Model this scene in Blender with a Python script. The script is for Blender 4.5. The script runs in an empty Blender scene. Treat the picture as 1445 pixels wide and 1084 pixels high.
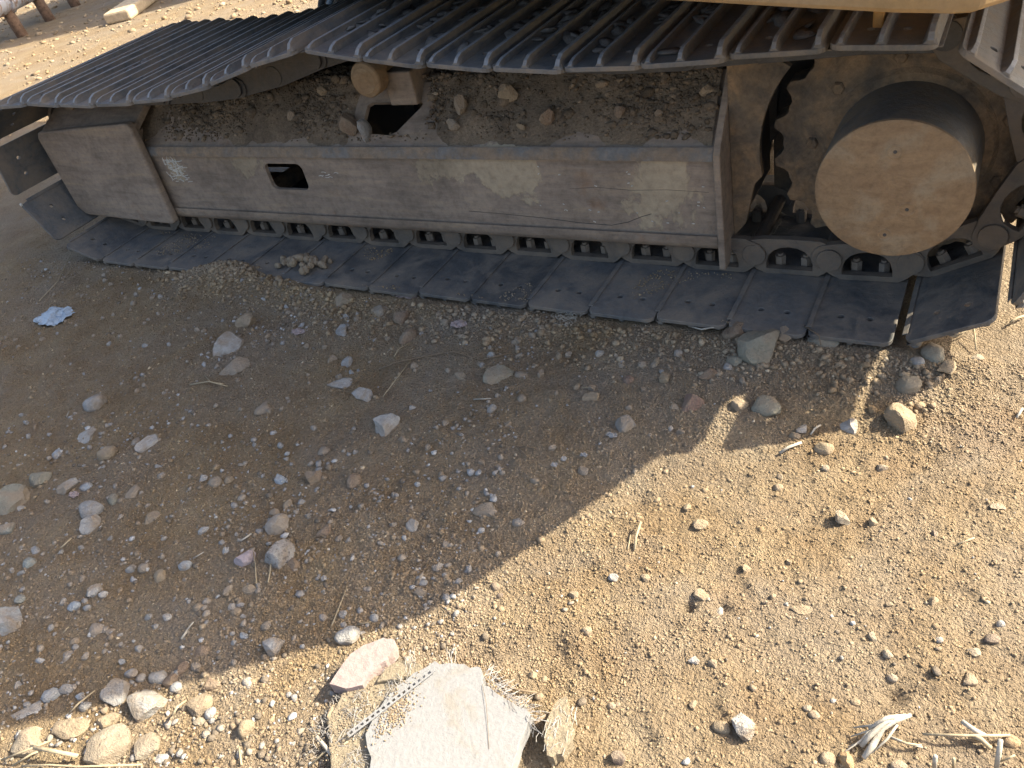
import bpy, math, random
import numpy as np
from mathutils import Vector, Matrix
from mathutils.geometry import tessellate_polygon
random.seed(7)
SC = bpy.context.scene
COL = SC.collection
PI = math.pi

# ---------------------------------------------------------------- camera
RW = ((0.86868007, 0.45241318, -0.20178514), (0.138146, -0.61242161, -0.77836717), (-0.47572115, 0.64827625, -0.59449752))
cam = bpy.data.cameras.new('camera')
cam.lens = 28.91
cam.sensor_width = 36
cam.clip_start = 0.05
cam.clip_end = 500
camo = bpy.data.objects.new('camera', cam)
COL.objects.link(camo)
rx, dy, fz = Vector(RW[0]), Vector(RW[1]), Vector(RW[2])
mcam = Matrix((rx, -dy, -fz)).transposed().to_4x4()
mcam.translation = Vector((1.98192, -1.65512, 1.24813))
camo.matrix_world = mcam
SC.camera = camo

# ---------------------------------------------------------------- sky and sun
SUN_EL = math.radians(40.2)
SUN_AZ = math.radians(53.1)
w = bpy.data.worlds.new('World')
SC.world = w
w.use_nodes = True
nt = w.node_tree
sky = nt.nodes.new('ShaderNodeTexSky')
sky.sky_type = 'NISHITA'
sky.sun_disc = False
sky.sun_elevation = SUN_EL
sky.sun_rotation = SUN_AZ
sky.dust_density = 5.0
sky.ozone_density = 0.5
sky.air_density = 1.0
nt.links.new(sky.outputs[0], nt.nodes['Background'].inputs[0])
nt.nodes['Background'].inputs[1].default_value = 0.132
sl = bpy.data.lights.new('sun', 'SUN')
sl.energy = 4.6
sl.angle = math.radians(0.53)
sl.color = (1.0, 0.90, 0.71)
so = bpy.data.objects.new('sun', sl)
COL.objects.link(so)
ld = Vector((-math.sin(SUN_AZ)*math.cos(SUN_EL), -math.cos(SUN_AZ)*math.cos(SUN_EL), -math.sin(SUN_EL)))
so.rotation_euler = ld.to_track_quat('-Z', 'Y').to_euler()
so.location = (6, 5, 8)
SC.view_settings.view_transform = 'Standard'
SC.view_settings.look = 'None'
SC.view_settings.gamma = 1
SC.view_settings.exposure = 1.44

# ---------------------------------------------------------------- helpers
def tag(o, label=None, cat=None, group=None, kind=None):
    if label: o['label'] = label
    if cat: o['category'] = cat
    if group: o['group'] = group
    if kind: o['kind'] = kind
    return o

def link(name, me, mat=None, parent=None, smooth=False):
    o = bpy.data.objects.new(name, me)
    COL.objects.link(o)
    if mat is not None and len(me.materials) == 0: me.materials.append(mat)
    if parent is not None: o.parent = parent
    if smooth: me.shade_smooth()
    return o

def empty(name, loc=(0, 0, 0), parent=None):
    o = bpy.data.objects.new(name, None)
    o.empty_display_size = .1
    o.location = loc
    COL.objects.link(o)
    if parent is not None: o.parent = parent
    return o

class MB:
    def __init__(s): s.v = []; s.f = []
    def add(s, vs, fs):
        b = len(s.v); s.v += [tuple(map(float, p)) for p in vs]; s.f += [tuple(b+i for i in f) for f in fs]
    def box(s, x0, x1, y0, y1, z0, z1):
        s.add([(x, y, z) for z in (z0, z1) for y in (y0, y1) for x in (x0, x1)],
              [(0, 2, 3, 1), (4, 5, 7, 6), (0, 1, 5, 4), (2, 6, 7, 3), (0, 4, 6, 2), (1, 3, 7, 5)])
    def prism(s, outer, holes, d0, d1, fn):
        """polygon with holes in a plane; fn(u,v,d)->xyz"""
        loops = [list(outer)] + [list(h) for h in holes]
        tri = tessellate_polygon([[Vector((a, b, 0)) for a, b in l] for l in loops])
        flat = [p for l in loops for p in l]; n = len(flat)
        s.add([fn(a, b, d0) for a, b in flat] + [fn(a, b, d1) for a, b in flat],
              [tuple(t) for t in tri] + [tuple(n+i for i in reversed(t)) for t in tri])
        off = 0; b = len(s.v) - 2*n
        for l in loops:
            m = len(l)
            for i in range(m):
                j = (i+1) % m
                s.f.append((b+off+i, b+off+j, b+n+off+j, b+n+off+i))
            off += m
    def lathe(s, prof, n, fn, caps=True):
        """prof [(r,h)], fn(a,r,h)->xyz"""
        k = len(prof)
        vs = [fn(2*PI*i/n, r, h) for i in range(n) for r, h in prof]
        fs = []
        for i in range(n):
            j = (i+1) % n
            for q in range(k-1): fs.append((i*k+q, j*k+q, j*k+q+1, i*k+q+1))
        if caps and prof[0][0] > 1e-6: fs.append(tuple(i*k for i in range(n)))
        if caps and prof[-1][0] > 1e-6: fs.append(tuple(i*k+k-1 for i in reversed(range(n))))
        s.add(vs, fs)
    def tube(s, pts, r, n=6):
        P = [Vector(p) for p in pts]; rr = r if isinstance(r, (list, tuple)) else [r]*len(P)
        vs = []; up = Vector((0.13, 0.2, 1)).normalized()
        for i, p in enumerate(P):
            t = (P[min(i+1, len(P)-1)] - P[max(i-1, 0)])
            if t.length < 1e-9: t = Vector((1, 0, 0))
            t.normalize()
            a = t.cross(up)
            if a.length < 1e-3: a = t.cross(Vector((1, 0, 0)))
            a.normalize(); b = t.cross(a)
            for k in range(n):
                an = 2*PI*k/n; vs.append(p + (a*math.cos(an) + b*math.sin(an))*rr[i])
        fs = []
        for i in range(len(P)-1):
            for k in range(n):
                l = (k+1) % n; fs.append((i*n+k, i*n+l, (i+1)*n+l, (i+1)*n+k))
        fs.append(tuple(range(n))[::-1]); fs.append(tuple((len(P)-1)*n+k for k in range(n)))
        s.add(vs, fs)
    def mesh(s, name):
        me = bpy.data.meshes.new(name); me.from_pydata(s.v, [], s.f)
        import bmesh
        bm = bmesh.new(); bm.from_mesh(me); bmesh.ops.recalc_face_normals(bm, faces=bm.faces); bm.to_mesh(me); bm.free()
        me.update(); return me
    def build(s, name, mat, parent=None, smooth=False, bevel=0, auto=False):
        o = link(name, s.mesh(name), mat, parent, smooth)
        if auto: o.data.shade_smooth(); o.data.set_sharp_from_angle(angle=math.radians(35))
        if bevel: bev(o, bevel)
        return o

def bev(o, w_, seg=2):
    m = o.modifiers.new('bevel', 'BEVEL'); m.width = w_; m.segments = seg; m.limit_method = 'ANGLE'; m.angle_limit = math.radians(40)

def XZ(y_scale=1): return lambda a, b, d: (a, d, b)      # profile in x,z extruded along y
def circ(cx, cy, r, n=20, sx=1, sy=1, a0=0): return [(cx+r*sx*math.cos(a0+2*PI*i/n), cy+r*sy*math.sin(a0+2*PI*i/n)) for i in range(n)]
def rrect(x0, x1, z0, z1, r, n=4):
    o = []
    for cx, cz, a in ((x1-r, z1-r, 0), (x0+r, z1-r, PI/2), (x0+r, z0+r, PI), (x1-r, z0+r, 1.5*PI)):
        for i in range(n+1): o.append((cx+r*math.cos(a+PI/2*i/n), cz+r*math.sin(a+PI/2*i/n)))
    return o

# numpy value noise
def _h(ix, iy, s):
    n = (ix.astype(np.int64)*374761393 + iy.astype(np.int64)*668265263 + s*1274126177) & 0x7fffffff
    n = ((n ^ (n >> 13)) * 1274126177) & 0x7fffffff
    return ((n ^ (n >> 16)) & 0xffffff)/float(0xffffff)
def vn(x, y, s=0):
    ix = np.floor(x); iy = np.floor(y); fx = x-ix; fy = y-iy
    fx = fx*fx*(3-2*fx); fy = fy*fy*(3-2*fy)
    a = _h(ix, iy, s); b = _h(ix+1, iy, s); c = _h(ix, iy+1, s); d = _h(ix+1, iy+1, s)
    return (a*(1-fx)+b*fx)*(1-fy) + (c*(1-fx)+d*fx)*fy
def fbm(x, y, f, o, s=0):
    r = 0; a = 1; t = 0
    for k in range(o):
        c, sn = math.cos(k*1.1+s), math.sin(k*1.1+s)
        r = r + a*(vn((x*c-y*sn)*f, (x*sn+y*c)*f, s+k*17) - .5); t += a; a *= .52; f *= 2.03
    return r/t*2

# ---------------------------------------------------------------- materials
def mat(name, build):
    m = bpy.data.materials.new(name); m.use_nodes = True
    nt = m.node_tree; p = nt.nodes['Principled BSDF']
    build(nt, p); return m
def N(nt, t, **k):
    n = nt.nodes.new(t)
    for a, b in k.items(): setattr(n, a, b)
    return n
def coords(nt, obj=False, sc=None):
    if obj:
        c = N(nt, 'ShaderNodeTexCoord').outputs['Object']
    else:
        c = N(nt, 'ShaderNodeNewGeometry').outputs['Position']
    if sc:
        mp = N(nt, 'ShaderNodeMapping'); mp.inputs['Scale'].default_value = sc; nt.links.new(c, mp.inputs[0]); c = mp.outputs[0]
    return c
def noise(nt, co, scale, detail=6, rough=.6, dist=0.0):
    n = N(nt, 'ShaderNodeTexNoise'); n.inputs['Scale'].default_value = scale; n.inputs['Detail'].default_value = detail
    n.inputs['Roughness'].default_value = rough; n.inputs['Distortion'].default_value = dist
    nt.links.new(co, n.inputs['Vector']); return n.outputs['Fac']
def ramp(nt, fac, stops, interp='LINEAR'):
    r = N(nt, 'ShaderNodeValToRGB'); r.color_ramp.interpolation = interp
    e = r.color_ramp.elements
    while len(e) < len(stops): e.new(.5)
    for i, (p, c) in enumerate(stops):
        e[i].position = p; e[i].color = (c[0], c[1], c[2], 1) if hasattr(c, '__len__') else (c, c, c, 1)
    nt.links.new(fac, r.inputs[0]); return r.outputs[0]
def mix(nt, f, a, b, mode='MIX'):
    m = N(nt, 'ShaderNodeMix', data_type='RGBA', blend_type=mode)
    if isinstance(f, (int, float)): m.inputs[0].default_value = f
    else: nt.links.new(f, m.inputs[0])
    for i, x in ((6, a), (7, b)):
        if hasattr(x, '__len__'): m.inputs[i].default_value = (*x, 1)
        else: nt.links.new(x, m.inputs[i])
    return m.outputs[2]
def bump(nt, p, h, dist, strength=1.0):
    b = N(nt, 'ShaderNodeBump'); b.inputs['Distance'].default_value = dist; b.inputs['Strength'].default_value = strength
    nt.links.new(h, b.inputs['Height']); nt.links.new(b.outputs[0], p.inputs['Normal'])
def add(nt, a, b, k=1.0):
    m = N(nt, 'ShaderNodeMath', operation='MULTIPLY_ADD'); nt.links.new(b, m.inputs[0]); m.inputs[1].default_value = k; nt.links.new(a, m.inputs[2]); return m.outputs[0]

SOIL = (.335, .235, .14)
def soil_cols(nt, co):
    big = noise(nt, co, 1.3, 4, .6)
    mid = noise(nt, co, 7, 5, .65)
    fine = noise(nt, co, 160, 4, .7)
    c = ramp(nt, mid, [(.3, (.285, .203, .12)), (.5, (.345, .257, .158)), (.72, (.405, .317, .203))])
    grey = ramp(nt, noise(nt, co, 2.1, 6, .7, .6), [(.42, 0.), (.66, .8)])
    c = mix(nt, grey, c, (.345, .29, .225))
    red = ramp(nt, noise(nt, co, 3.1, 5, .6, .8), [(.56, 0.), (.7, .25)])
    c = mix(nt, red, c, (.30, .205, .14))
    c = mix(nt, .75, c, ramp(nt, fine, [(.3, .62), (.5, 1.), (.75, 1.25)]), 'MULTIPLY')
    return c
def soil_mat(nt, p):
    co = coords(nt)
    c = soil_cols(nt, co)
    isl = N(nt, 'ShaderNodeNewGeometry').outputs['Random Per Island']
    nt.links.new(c, p.inputs['Base Color']); p.inputs['Roughness'].default_value = .95; p.inputs['Specular IOR Level'].default_value = .15
    vo = N(nt, 'ShaderNodeTexVoronoi', feature='F1'); vo.inputs['Scale'].default_value = 150; vo.inputs['Randomness'].default_value = 1
    ds = N(nt, 'ShaderNodeMix', data_type='RGBA'); ds.inputs[0].default_value = .02; nt.links.new(co, ds.inputs[6]); n2 = N(nt, 'ShaderNodeTexNoise'); n2.inputs['Scale'].default_value = 60; nt.links.new(co, n2.inputs['Vector']); nt.links.new(n2.outputs['Color'], ds.inputs[7])
    nt.links.new(ds.outputs[2], vo.inputs['Vector'])
    vo2 = N(nt, 'ShaderNodeTexVoronoi', feature='F1'); vo2.inputs['Scale'].default_value = 330; nt.links.new(ds.outputs[2], vo2.inputs['Vector'])
    h = add(nt, noise(nt, co, 75, 6, .8), vo.outputs['Distance'], -.55)
    h = add(nt, h, vo2.outputs['Distance'], -.28)
    bump(nt, p, h, .017, 1.0)
M_soil = mat('dry_soil', soil_mat)
def crumb_mat(nt, p):
    co = coords(nt); c = soil_cols(nt, co)
    isl = N(nt, 'ShaderNodeNewGeometry').outputs['Random Per Island']
    tint = ramp(nt, isl, [(0, (.8, .77, .72)), (.35, (.96, .95, .93)), (.75, (1.08, 1.07, 1.05)), (.96, (1.15, 1.17, 1.17)), (.985, (1.5, 1.52, 1.52)), (1, (2.0, 2.1, 2.15))])
    c = mix(nt, 1., c, tint, 'MULTIPLY')
    nt.links.new(c, p.inputs['Base Color']); p.inputs['Roughness'].default_value = .95; p.inputs['Specular IOR Level'].default_value = .15
    bump(nt, p, noise(nt, co, 420, 3, .7), .003)
M_crumb = mat('soil_crumbs', crumb_mat)
def gravel_mat(nt, p):
    co = coords(nt)
    isl = N(nt, 'ShaderNodeNewGeometry').outputs['Random Per Island']
    c = ramp(nt, isl, [(0, (.20, .165, .125)), (.3, (.30, .235, .165)), (.5, (.36, .31, .25)), (.7, (.33, .31, .285)), (.88, (.41, .40, .385)), (.96, (.55, .54, .52)), (1, (.5, .38, .33))], 'CONSTANT')
    c = mix(nt, .8, c, ramp(nt, noise(nt, co, 130, 4, .7), [(.3, .75), (.7, 1.2)]), 'MULTIPLY')
    nt.links.new(c, p.inputs['Base Color']); p.inputs['Roughness'].default_value = .9; p.inputs['Specular IOR Level'].default_value = .25
    bump(nt, p, noise(nt, co, 250, 4, .7), .004)
M_gravel = mat('mixed_gravel', gravel_mat)

STONE = dict(pale=(.41, .40, .375), tan=(.33, .26, .175), dust=(.31, .265, .21), grey=(.34, .34, .33), white=(.44, .43, .41),
             blue=(.38, .42, .45), olive=(.27, .265, .21), green=(.29, .33, .32), pink=(.47, .40, .42), chalk=(.43, .425, .41), brown=(.27, .19, .13),
             rust=(.27, .17, .13), cream=(.35, .30, .225), sand=(.33, .26, .172), ochre=(.42, .27, .13), char=(.13, .10, .09))
def stone_mat(name, c):
    def b(nt, p):
        co = coords(nt)
        f = noise(nt, co, 55, 6, .7); g = noise(nt, co, 14, 4, .6, .5)
        col = mix(nt, 1., c, ramp(nt, f, [(.3, .7), (.5, 1.), (.72, 1.22)]), 'MULTIPLY')
        dustf = ramp(nt, g, [(.42, .12), (.62, .85)])
        col = mix(nt, dustf, col, (.33, .26, .185))
        if name == 'chalk':
            pit = ramp(nt, noise(nt, co, 120, 3, .6), [(.36, .8), (.46, 0.)]); col = mix(nt, pit, col, (.16, .14, .13))
        nt.links.new(col, p.inputs['Base Color']); p.inputs['Roughness'].default_value = .88; p.inputs['Specular IOR Level'].default_value = .3
        bump(nt, p, add(nt, f, noise(nt, co, 240, 3, .7), .4), .012 if name in ('chalk', 'rust', 'brown') else .009)
    return mat('stone_'+name, b)
MS = {k: stone_mat(k, v) for k, v in STONE.items()}

def steel_mat(base, dust, lo, hi, metal=.35, rough=.5, objvar=False):
    def b(nt, p):
        co = coords(nt)
        f = noise(nt, co, 9, 7, .72, .4); g = noise(nt, co, 60, 5, .7); s = noise(nt, coords(nt, False, (3, 60, 60)), 6, 4, .6)
        c = mix(nt, ramp(nt, g, [(.35, 0.), (.7, .6)]), base, tuple(x*1.8+.01 for x in base))
        c = mix(nt, ramp(nt, s, [(.58, 0.), (.7, .3)]), c, (.17, .18, .19))
        if objvar:
            oi = N(nt, 'ShaderNodeObjectInfo'); c = mix(nt, 1., c, ramp(nt, oi.outputs['Random'], [(0, (.75, .75, .74)), (.5, (1., 1., 1.)), (1, (1.25, 1.22, 1.18))]), 'MULTIPLY')
        d = ramp(nt, f, [(lo, 0.), (hi, .9)])
        c = mix(nt, d, c, dust)
        nt.links.new(c, p.inputs['Base Color']); p.inputs['Metallic'].default_value = 0
        r = ramp(nt, f, [(lo, rough), (hi, .9)]); nt.links.new(r, p.inputs['Roughness'])
        p.inputs['Specular IOR Level'].default_value = .6
        bump(nt, p, add(nt, g, s, .3), .0025)
    return b
M_shoe = mat('worn_shoe_steel', steel_mat((.082, .085, .086), (.235, .195, .15), .41, .64, objvar=True))
M_link = mat('dusty_link_steel', steel_mat((.075, .066, .055), (.20, .155, .112), .36, .62))
M_bolt = mat('dusty_bolt_steel', steel_mat((.14, .12, .10), (.26, .205, .15), .35, .6))
M_crest = mat('rubbed_highlit_crest', steel_mat((.17, .18, .19), (.22, .19, .155), .45, .7))  # bare wear, lightened further to paint highlights on the crests
M_house = mat('grimy_housing_steel', steel_mat((.085, .085, .08), (.20, .16, .11), .42, .62))
M_dark = mat('dark_steel', steel_mat((.035, .035, .037), (.13, .11, .085), .5, .7))

def frame_mat(nt, p):
    co = coords(nt)
    st = coords(nt, False, (1.2, 9, 9))
    a = noise(nt, st, 3.2, 7, .7, .3); g = noise(nt, co, 42, 6, .75); h = noise(nt, coords(nt, False, (5, 70, 70)), 5, 4, .6)
    c = ramp(nt, a, [(.32, (.195, .152, .115)), (.5, (.265, .21, .162)), (.68, (.325, .25, .172))])
    # dried mud film
    nz = noise(nt, coords(nt, False, (1, 1, .7)), 7, 8, .68, .3)
    acc = nz
    for lx_, lz_, sx_, sz_ in ((.62, .35, .30, .11), (.80, .33, .13, .14), (1.24, .30, .17, .16), (-.24, .36, .12, .10), (-.60, .32, .10, .10)):
        mp = N(nt, 'ShaderNodeMapping'); mp.vector_type = 'POINT'; mp.inputs['Scale'].default_value = (1/sx_, 0, 1/sz_); mp.inputs['Location'].default_value = (-lx_/sx_, 0, -lz_/sz_)
        nt.links.new(co, mp.inputs[0]); gr_ = N(nt, 'ShaderNodeTexGradient', gradient_type='SPHERICAL'); nt.links.new(mp.outputs[0], gr_.inputs[0]); acc = add(nt, acc, gr_.outputs['Fac'], .42)
    mud = ramp(nt, acc, [(.66, 0.), (.70, .85)])
    c = mix(nt, mud, c, (.37, .30, .205))
    oran = ramp(nt, noise(nt, co, 6.5, 4, .6), [(.62, 0.), (.74, .55)])
    c = mix(nt, oran, c, (.25, .12, .05))
    c = mix(nt, .8, c, ramp(nt, g, [(.3, .68), (.5, 1.), (.72, 1.22)]), 'MULTIPLY')
    c = mix(nt, .8, c, ramp(nt, noise(nt, co, 2.6, 5, .65, .6), [(.35, .7), (.5, 1.), (.65, 1.2)]), 'MULTIPLY')
    c = mix(nt, ramp(nt, h, [(.63, 0.), (.72, .35)]), c, (.34, .31, .28))
    nt.links.new(c, p.inputs['Base Color']); p.inputs['Roughness'].default_value = .8; p.inputs['Specular IOR Level'].default_value = .35
    bump(nt, p, add(nt, g, mud, .5), .0025)
M_frame = mat('muddy_worn_paint', frame_mat)
def bend_mat(nt, p):
    co = coords(nt); g = noise(nt, co, 45, 6, .75); a = noise(nt, co, 7, 5, .7)
    c = ramp(nt, a, [(.36, (.20, .195, .185)), (.46, (.24, .195, .15)), (.56, (.285, .215, .148)), (.66, (.21, .18, .15))])
    c = mix(nt, .8, c, ramp(nt, g, [(.3, .65), (.7, 1.25)]), 'MULTIPLY')
    nt.links.new(c, p.inputs['Base Color']); p.inputs['Roughness'].default_value = .85
    p.inputs['Specular IOR Level'].default_value = .2
    bump(nt, p, g, .004)
M_bend = mat('rubbed_bare_bend', bend_mat)
def hub_mat(nt, p):
    co = coords(nt)
    g = noise(nt, coords(nt, False, (5, 14, 11)), 3, 7, .7, .8); f = noise(nt, co, 55, 6, .75)
    c = ramp(nt, g, [(.3, (.22, .145, .085)), (.5, (.275, .19, .11)), (.7, (.325, .225, .13))])
    c = mix(nt, ramp(nt, noise(nt, co, 9, 4, .6, .5), [(.5, 0.), (.68, .6)]), c, (.33, .285, .205))
    c = mix(nt, .8, c, ramp(nt, f, [(.3, .7), (.5, 1.), (.75, 1.2)]), 'MULTIPLY')
    nt.links.new(c, p.inputs['Base Color']); p.inputs['Roughness'].default_value = .75; p.inputs['Specular IOR Level'].default_value = .3
    bump(nt, p, f, .0025)
M_hub = mat('dusty_rusty_cover', hub_mat)
def mudcaked(nt, p):
    co = coords(nt); a = noise(nt, co, 11, 6, .65, .5); f = noise(nt, co, 60, 6, .75)
    c = ramp(nt, a, [(.3, (.10, .085, .068)), (.46, (.18, .135, .09)), (.58, (.28, .19, .11)), (.72, (.33, .225, .13))])
    c = mix(nt, .8, c, ramp(nt, f, [(.3, .6), (.7, 1.3)]), 'MULTIPLY')
    nt.links.new(c, p.inputs['Base Color']); p.inputs['Roughness'].default_value = .9
    bump(nt, p, add(nt, a, f, .5), .012)
M_mud = mat('mud_caked_steel', mudcaked)
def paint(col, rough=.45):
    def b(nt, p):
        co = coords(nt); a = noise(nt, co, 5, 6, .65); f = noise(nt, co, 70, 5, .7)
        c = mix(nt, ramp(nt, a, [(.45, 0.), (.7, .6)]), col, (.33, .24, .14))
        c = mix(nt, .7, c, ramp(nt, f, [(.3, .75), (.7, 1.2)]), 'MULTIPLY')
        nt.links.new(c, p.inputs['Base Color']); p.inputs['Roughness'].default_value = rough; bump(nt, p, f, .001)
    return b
M_orange = mat('dusty_orange_paint', paint((.55, .27, .06)))
M_tail = mat('dusty_tan_paint', paint((.33, .21, .09)))
M_rubber_shade = mat('black_rubber_and_shade', paint((.03, .035, .04), .6))  # hose rubber, also the shade colour of the dark backing panels
def plain(col, rough=.8, spec=.3, sc=60, bd=.002, var=.25):
    def b(nt, p):
        co = coords(nt); f = noise(nt, co, sc, 5, .7)
        c = mix(nt, 1., col, ramp(nt, f, [(.3, 1-var), (.7, 1+var*.7)]), 'MULTIPLY')
        nt.links.new(c, p.inputs['Base Color']); p.inputs['Roughness'].default_value = rough; p.inputs['Specular IOR Level'].default_value = spec
        bump(nt, p, f, bd)
    return b
M_straw = mat('dry_straw', plain((.39, .32, .21)))
M_straww = mat('bleached_straw', plain((.42, .385, .32)))
M_twig = mat('brown_twig', plain((.20, .15, .10)))
M_chalkmark = mat('chalk_marks', plain((.62, .60, .54)))
M_glass = mat('cab_glass', plain((.02, .025, .03), .08, .8))
def board(nt, p):
    co = coords(nt); a = noise(nt, co, 14, 5, .6, .6); f = noise(nt, co, 120, 5, .7)
    c = mix(nt, ramp(nt, a, [(.54, 0.), (.68, .5)]), (.245, .245, .245), (.23, .20, .155))
    c = mix(nt, 1., c, ramp(nt, f, [(.3, .9), (.6, 1.03)]), 'MULTIPLY')
    nt.links.new(c, p.inputs['Base Color']); p.inputs['Roughness'].default_value = .85; bump(nt, p, add(nt, f, a, .6), .0018)
M_board = mat('white_plasterboard', board)
M_pink = mat('pink_plaster', plain((.345, .272, .252), .85, .25, 70, .003, .15))
M_fibre = mat('white_glass_fibre', plain((.35, .335, .315), .7, .3))
M_grit = mat('sandy_grit_crust', plain((.31, .26, .185), .95, .1, 150, .006, .3))
M_pipe = mat('pale_rusty_pipe', None or (lambda nt, p: (lambda co: (nt.links.new(mix(nt, ramp(nt, noise(nt, co, 9, 6, .7, .5), [(.5, 0.), (.62, .9)]), (.45, .47, .52), (.26, .15, .08)), p.inputs['Base Color']), p.inputs['Roughness'].__setattr__('default_value', .6)))(coords(nt))))
M_post = mat('rusty_post', plain((.20, .13, .09), .85, .3, 30, .004, .5))
M_blue = mat('blue_plastic', plain((.36, .43, .50), .45, .5, 40, .004, .3))

# ---------------------------------------------------------------- ground
def berm(x, y):
    e = np.exp(-((y+.03)/.05)**2)
    g = .014*e*(.5+fbm(x, y, 9, 3, 5))*((x > -1.2) & (x < 2.1))
    g = g + .052*np.exp(-((x+.33)/.16)**2-((y-.02)/.075)**2) + .03*np.exp(-((x+.05)/.14)**2-((y+.03)/.06)**2)
    return g
def H(x, y):
    x = np.asarray(x, float); y = np.asarray(y, float)
    h = .016*fbm(x, y, .9, 3, 1) + .012*fbm(x, y, 4, 4, 2) + .006*fbm(x, y, 17, 3, 3)
    r = fbm(x, y, 55, 3, 4); h = h + .0060*np.maximum(r, -.15)
    h = h + .004*fbm(x*2.2, y, 24, 3, 8)*(fbm(x, y, 2.5, 2, 9) > 0)
    t = np.clip((y+.06)/.05, 0, 1)*np.clip((x+1.5)/.3, 0, 1)*np.clip((2.15-x)/.2, 0, 1)*np.clip((1.0-y)/.1, 0, 1)
    h = h*(1-t*.7) + .006*t + berm(x, y)
    for cx, cy, rr, dd in HOLES: h = h - dd*np.exp(-((x-cx)**2+(y-cy)**2)/rr**2)
    return h
HOLES = [(1.953, -0.861, 0.018, 0.022), (1.608, -0.798, 0.012, 0.02), (1.62, -1.064, 0.02, 0.012), (1.376, -1.011, 0.02, 0.008), (1.94, -0.893, 0.012, 0.012), (1.418, -0.966, 0.03, 0.012), (1.93, -0.313, 0.05, 0.01), (1.432, -0.578, 0.03, 0.012), (1.667, -0.779, 0.015, 0.016), (1.763, -0.865, 0.05, 0.01)]
def axis(a, b, step, lo, hi, g=1.12):
    m = list(np.arange(a, b, step)); s = step; l = []
    p = a
    while p > lo: s *= g; p -= s; l.append(p)
    s = step; p = m[-1]; r = []
    while p < hi: s *= g; p += s; r.append(p)
    return np.array(l[::-1]+m+r)
gx = axis(-1.9, 2.7, .006, -140, 140); gy = axis(-1.75, .12, .006, -140, 160)
GX, GY = np.meshgrid(gx, gy); GZ = H(GX, GY)
nx, ny = len(gx), len(gy)
me = bpy.data.meshes.new('ground')
me.vertices.add(nx*ny); me.vertices.foreach_set('co', np.stack([GX, GY, GZ], -1).ravel())
i = np.arange(nx-1); j = np.arange(ny-1)[:, None]; a = (j*nx+i).ravel()
q = np.stack([a, a+1, a+nx+1, a+nx], 1)
me.loops.add(q.size); me.loops.foreach_set('vertex_index', q.ravel())
me.polygons.add(len(q)); me.polygons.foreach_set('loop_start', np.arange(len(q))*4)
me.update(calc_edges=True); me.shade_smooth()
tag(link('ground', me, M_soil), kind='structure')
def Hs(x, y): return float(H(np.array([x]), np.array([y]))[0])

# icosphere template
import bmesh
def ico(sub):
    bm = bmesh.new(); bmesh.ops.create_icosphere(bm, subdivisions=sub, radius=1)
    v = np.array([p.co[:] for p in bm.verts]); f = np.array([[x.index for x in g.verts] for g in bm.faces]); bm.free(); return v, f
ICv, ICf = ico(1); I2v, I2f = ico(2); I3v, I3f = ico(3)
OCv = np.array([(1, 0, 0), (0, 1, 0), (-1, 0, 0), (0, -1, 0), (0, 0, 1), (0, 0, -1)], float)*1.1
OCf = np.array([(0, 1, 4), (1, 2, 4), (2, 3, 4), (3, 0, 4), (1, 0, 5), (2, 1, 5), (3, 2, 5), (0, 3, 5)])
def scatter(name, pos, size, mat_, seed, parent=None, flat=(.5, .9), low=False):
    rng = np.random.default_rng(seed); n = len(pos)
    I1v, I1f = (OCv, OCf) if low else (ICv, ICf)
    V = np.repeat(I1v[None], n, 0)*(1+rng.uniform(-.38, .38, (n, len(I1v), 1)))
    sc = np.stack([rng.uniform(.7, 1.3, n), rng.uniform(.7, 1.3, n), rng.uniform(*flat, n)], 1)*size[:, None]*.5
    V = V*sc[:, None, :]
    a = rng.uniform(0, 2*PI, n); tl = rng.uniform(-.5, .5, n)
    c, s = np.cos(tl)[:, None], np.sin(tl)[:, None]
    y = V[..., 1]*c - V[..., 2]*s; z = V[..., 1]*s + V[..., 2]*c; V[..., 1] = y; V[..., 2] = z
    c, s = np.cos(a)[:, None], np.sin(a)[:, None]
    x = V[..., 0]*c - V[..., 1]*s; y = V[..., 0]*s + V[..., 1]*c; V[..., 0] = x; V[..., 1] = y
    V = V + pos[:, None, :]
    F = (I1f[None] + (np.arange(n)*len(I1v))[:, None, None]).reshape(-1, 3)
    me = bpy.data.meshes.new(name)
    me.vertices.add(V.shape[0]*V.shape[1]); me.vertices.foreach_set('co', V.ravel())
    me.loops.add(F.size); me.loops.foreach_set('vertex_index', F.ravel().astype(np.int32))
    me.polygons.add(len(F)); me.polygons.foreach_set('loop_start', np.arange(len(F))*3)
    me.update(calc_edges=True)
    return link(name, me, mat_, parent)

CX, CY = 1.98, -1.655
def ground_pts(n, rng, dens=None, x0=-1.8, x1=2.5, y0=-1.65, y1=.02):
    # keep what the lens could see, plus a margin for a step to the side
    n3 = int(n*9); X = rng.uniform(x0, x1, n3); Y = rng.uniform(y0, y1, n3)
    D = np.hypot(X-CX, Y-CY)
    keep = (Y > -1.534+(X-.554)*.394-.22)
    keep &= rng.uniform(0, 1, n3) < np.clip(1.5/(D**1.2+.3), .25, 1)
    if dens is not None: keep &= rng.uniform(0, 1, n3) < dens(X, Y)
    return X[keep][:n], Y[keep][:n]
rng = np.random.default_rng(3)
den = lambda X, Y: np.clip(.55+1.6*fbm(X, Y, 3, 3, 21), .15, 1)
X, Y = ground_pts(150000, rng, den)
sz = .0027*rng.uniform(.03, 1, len(X))**-.36; sz = np.clip(sz, .0027, .0075)
tag(scatter('soil_crumbs', np.stack([X, Y, H(X, Y)+sz*.10], 1), sz, M_crumb, 5, low=True), kind='stuff')
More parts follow.
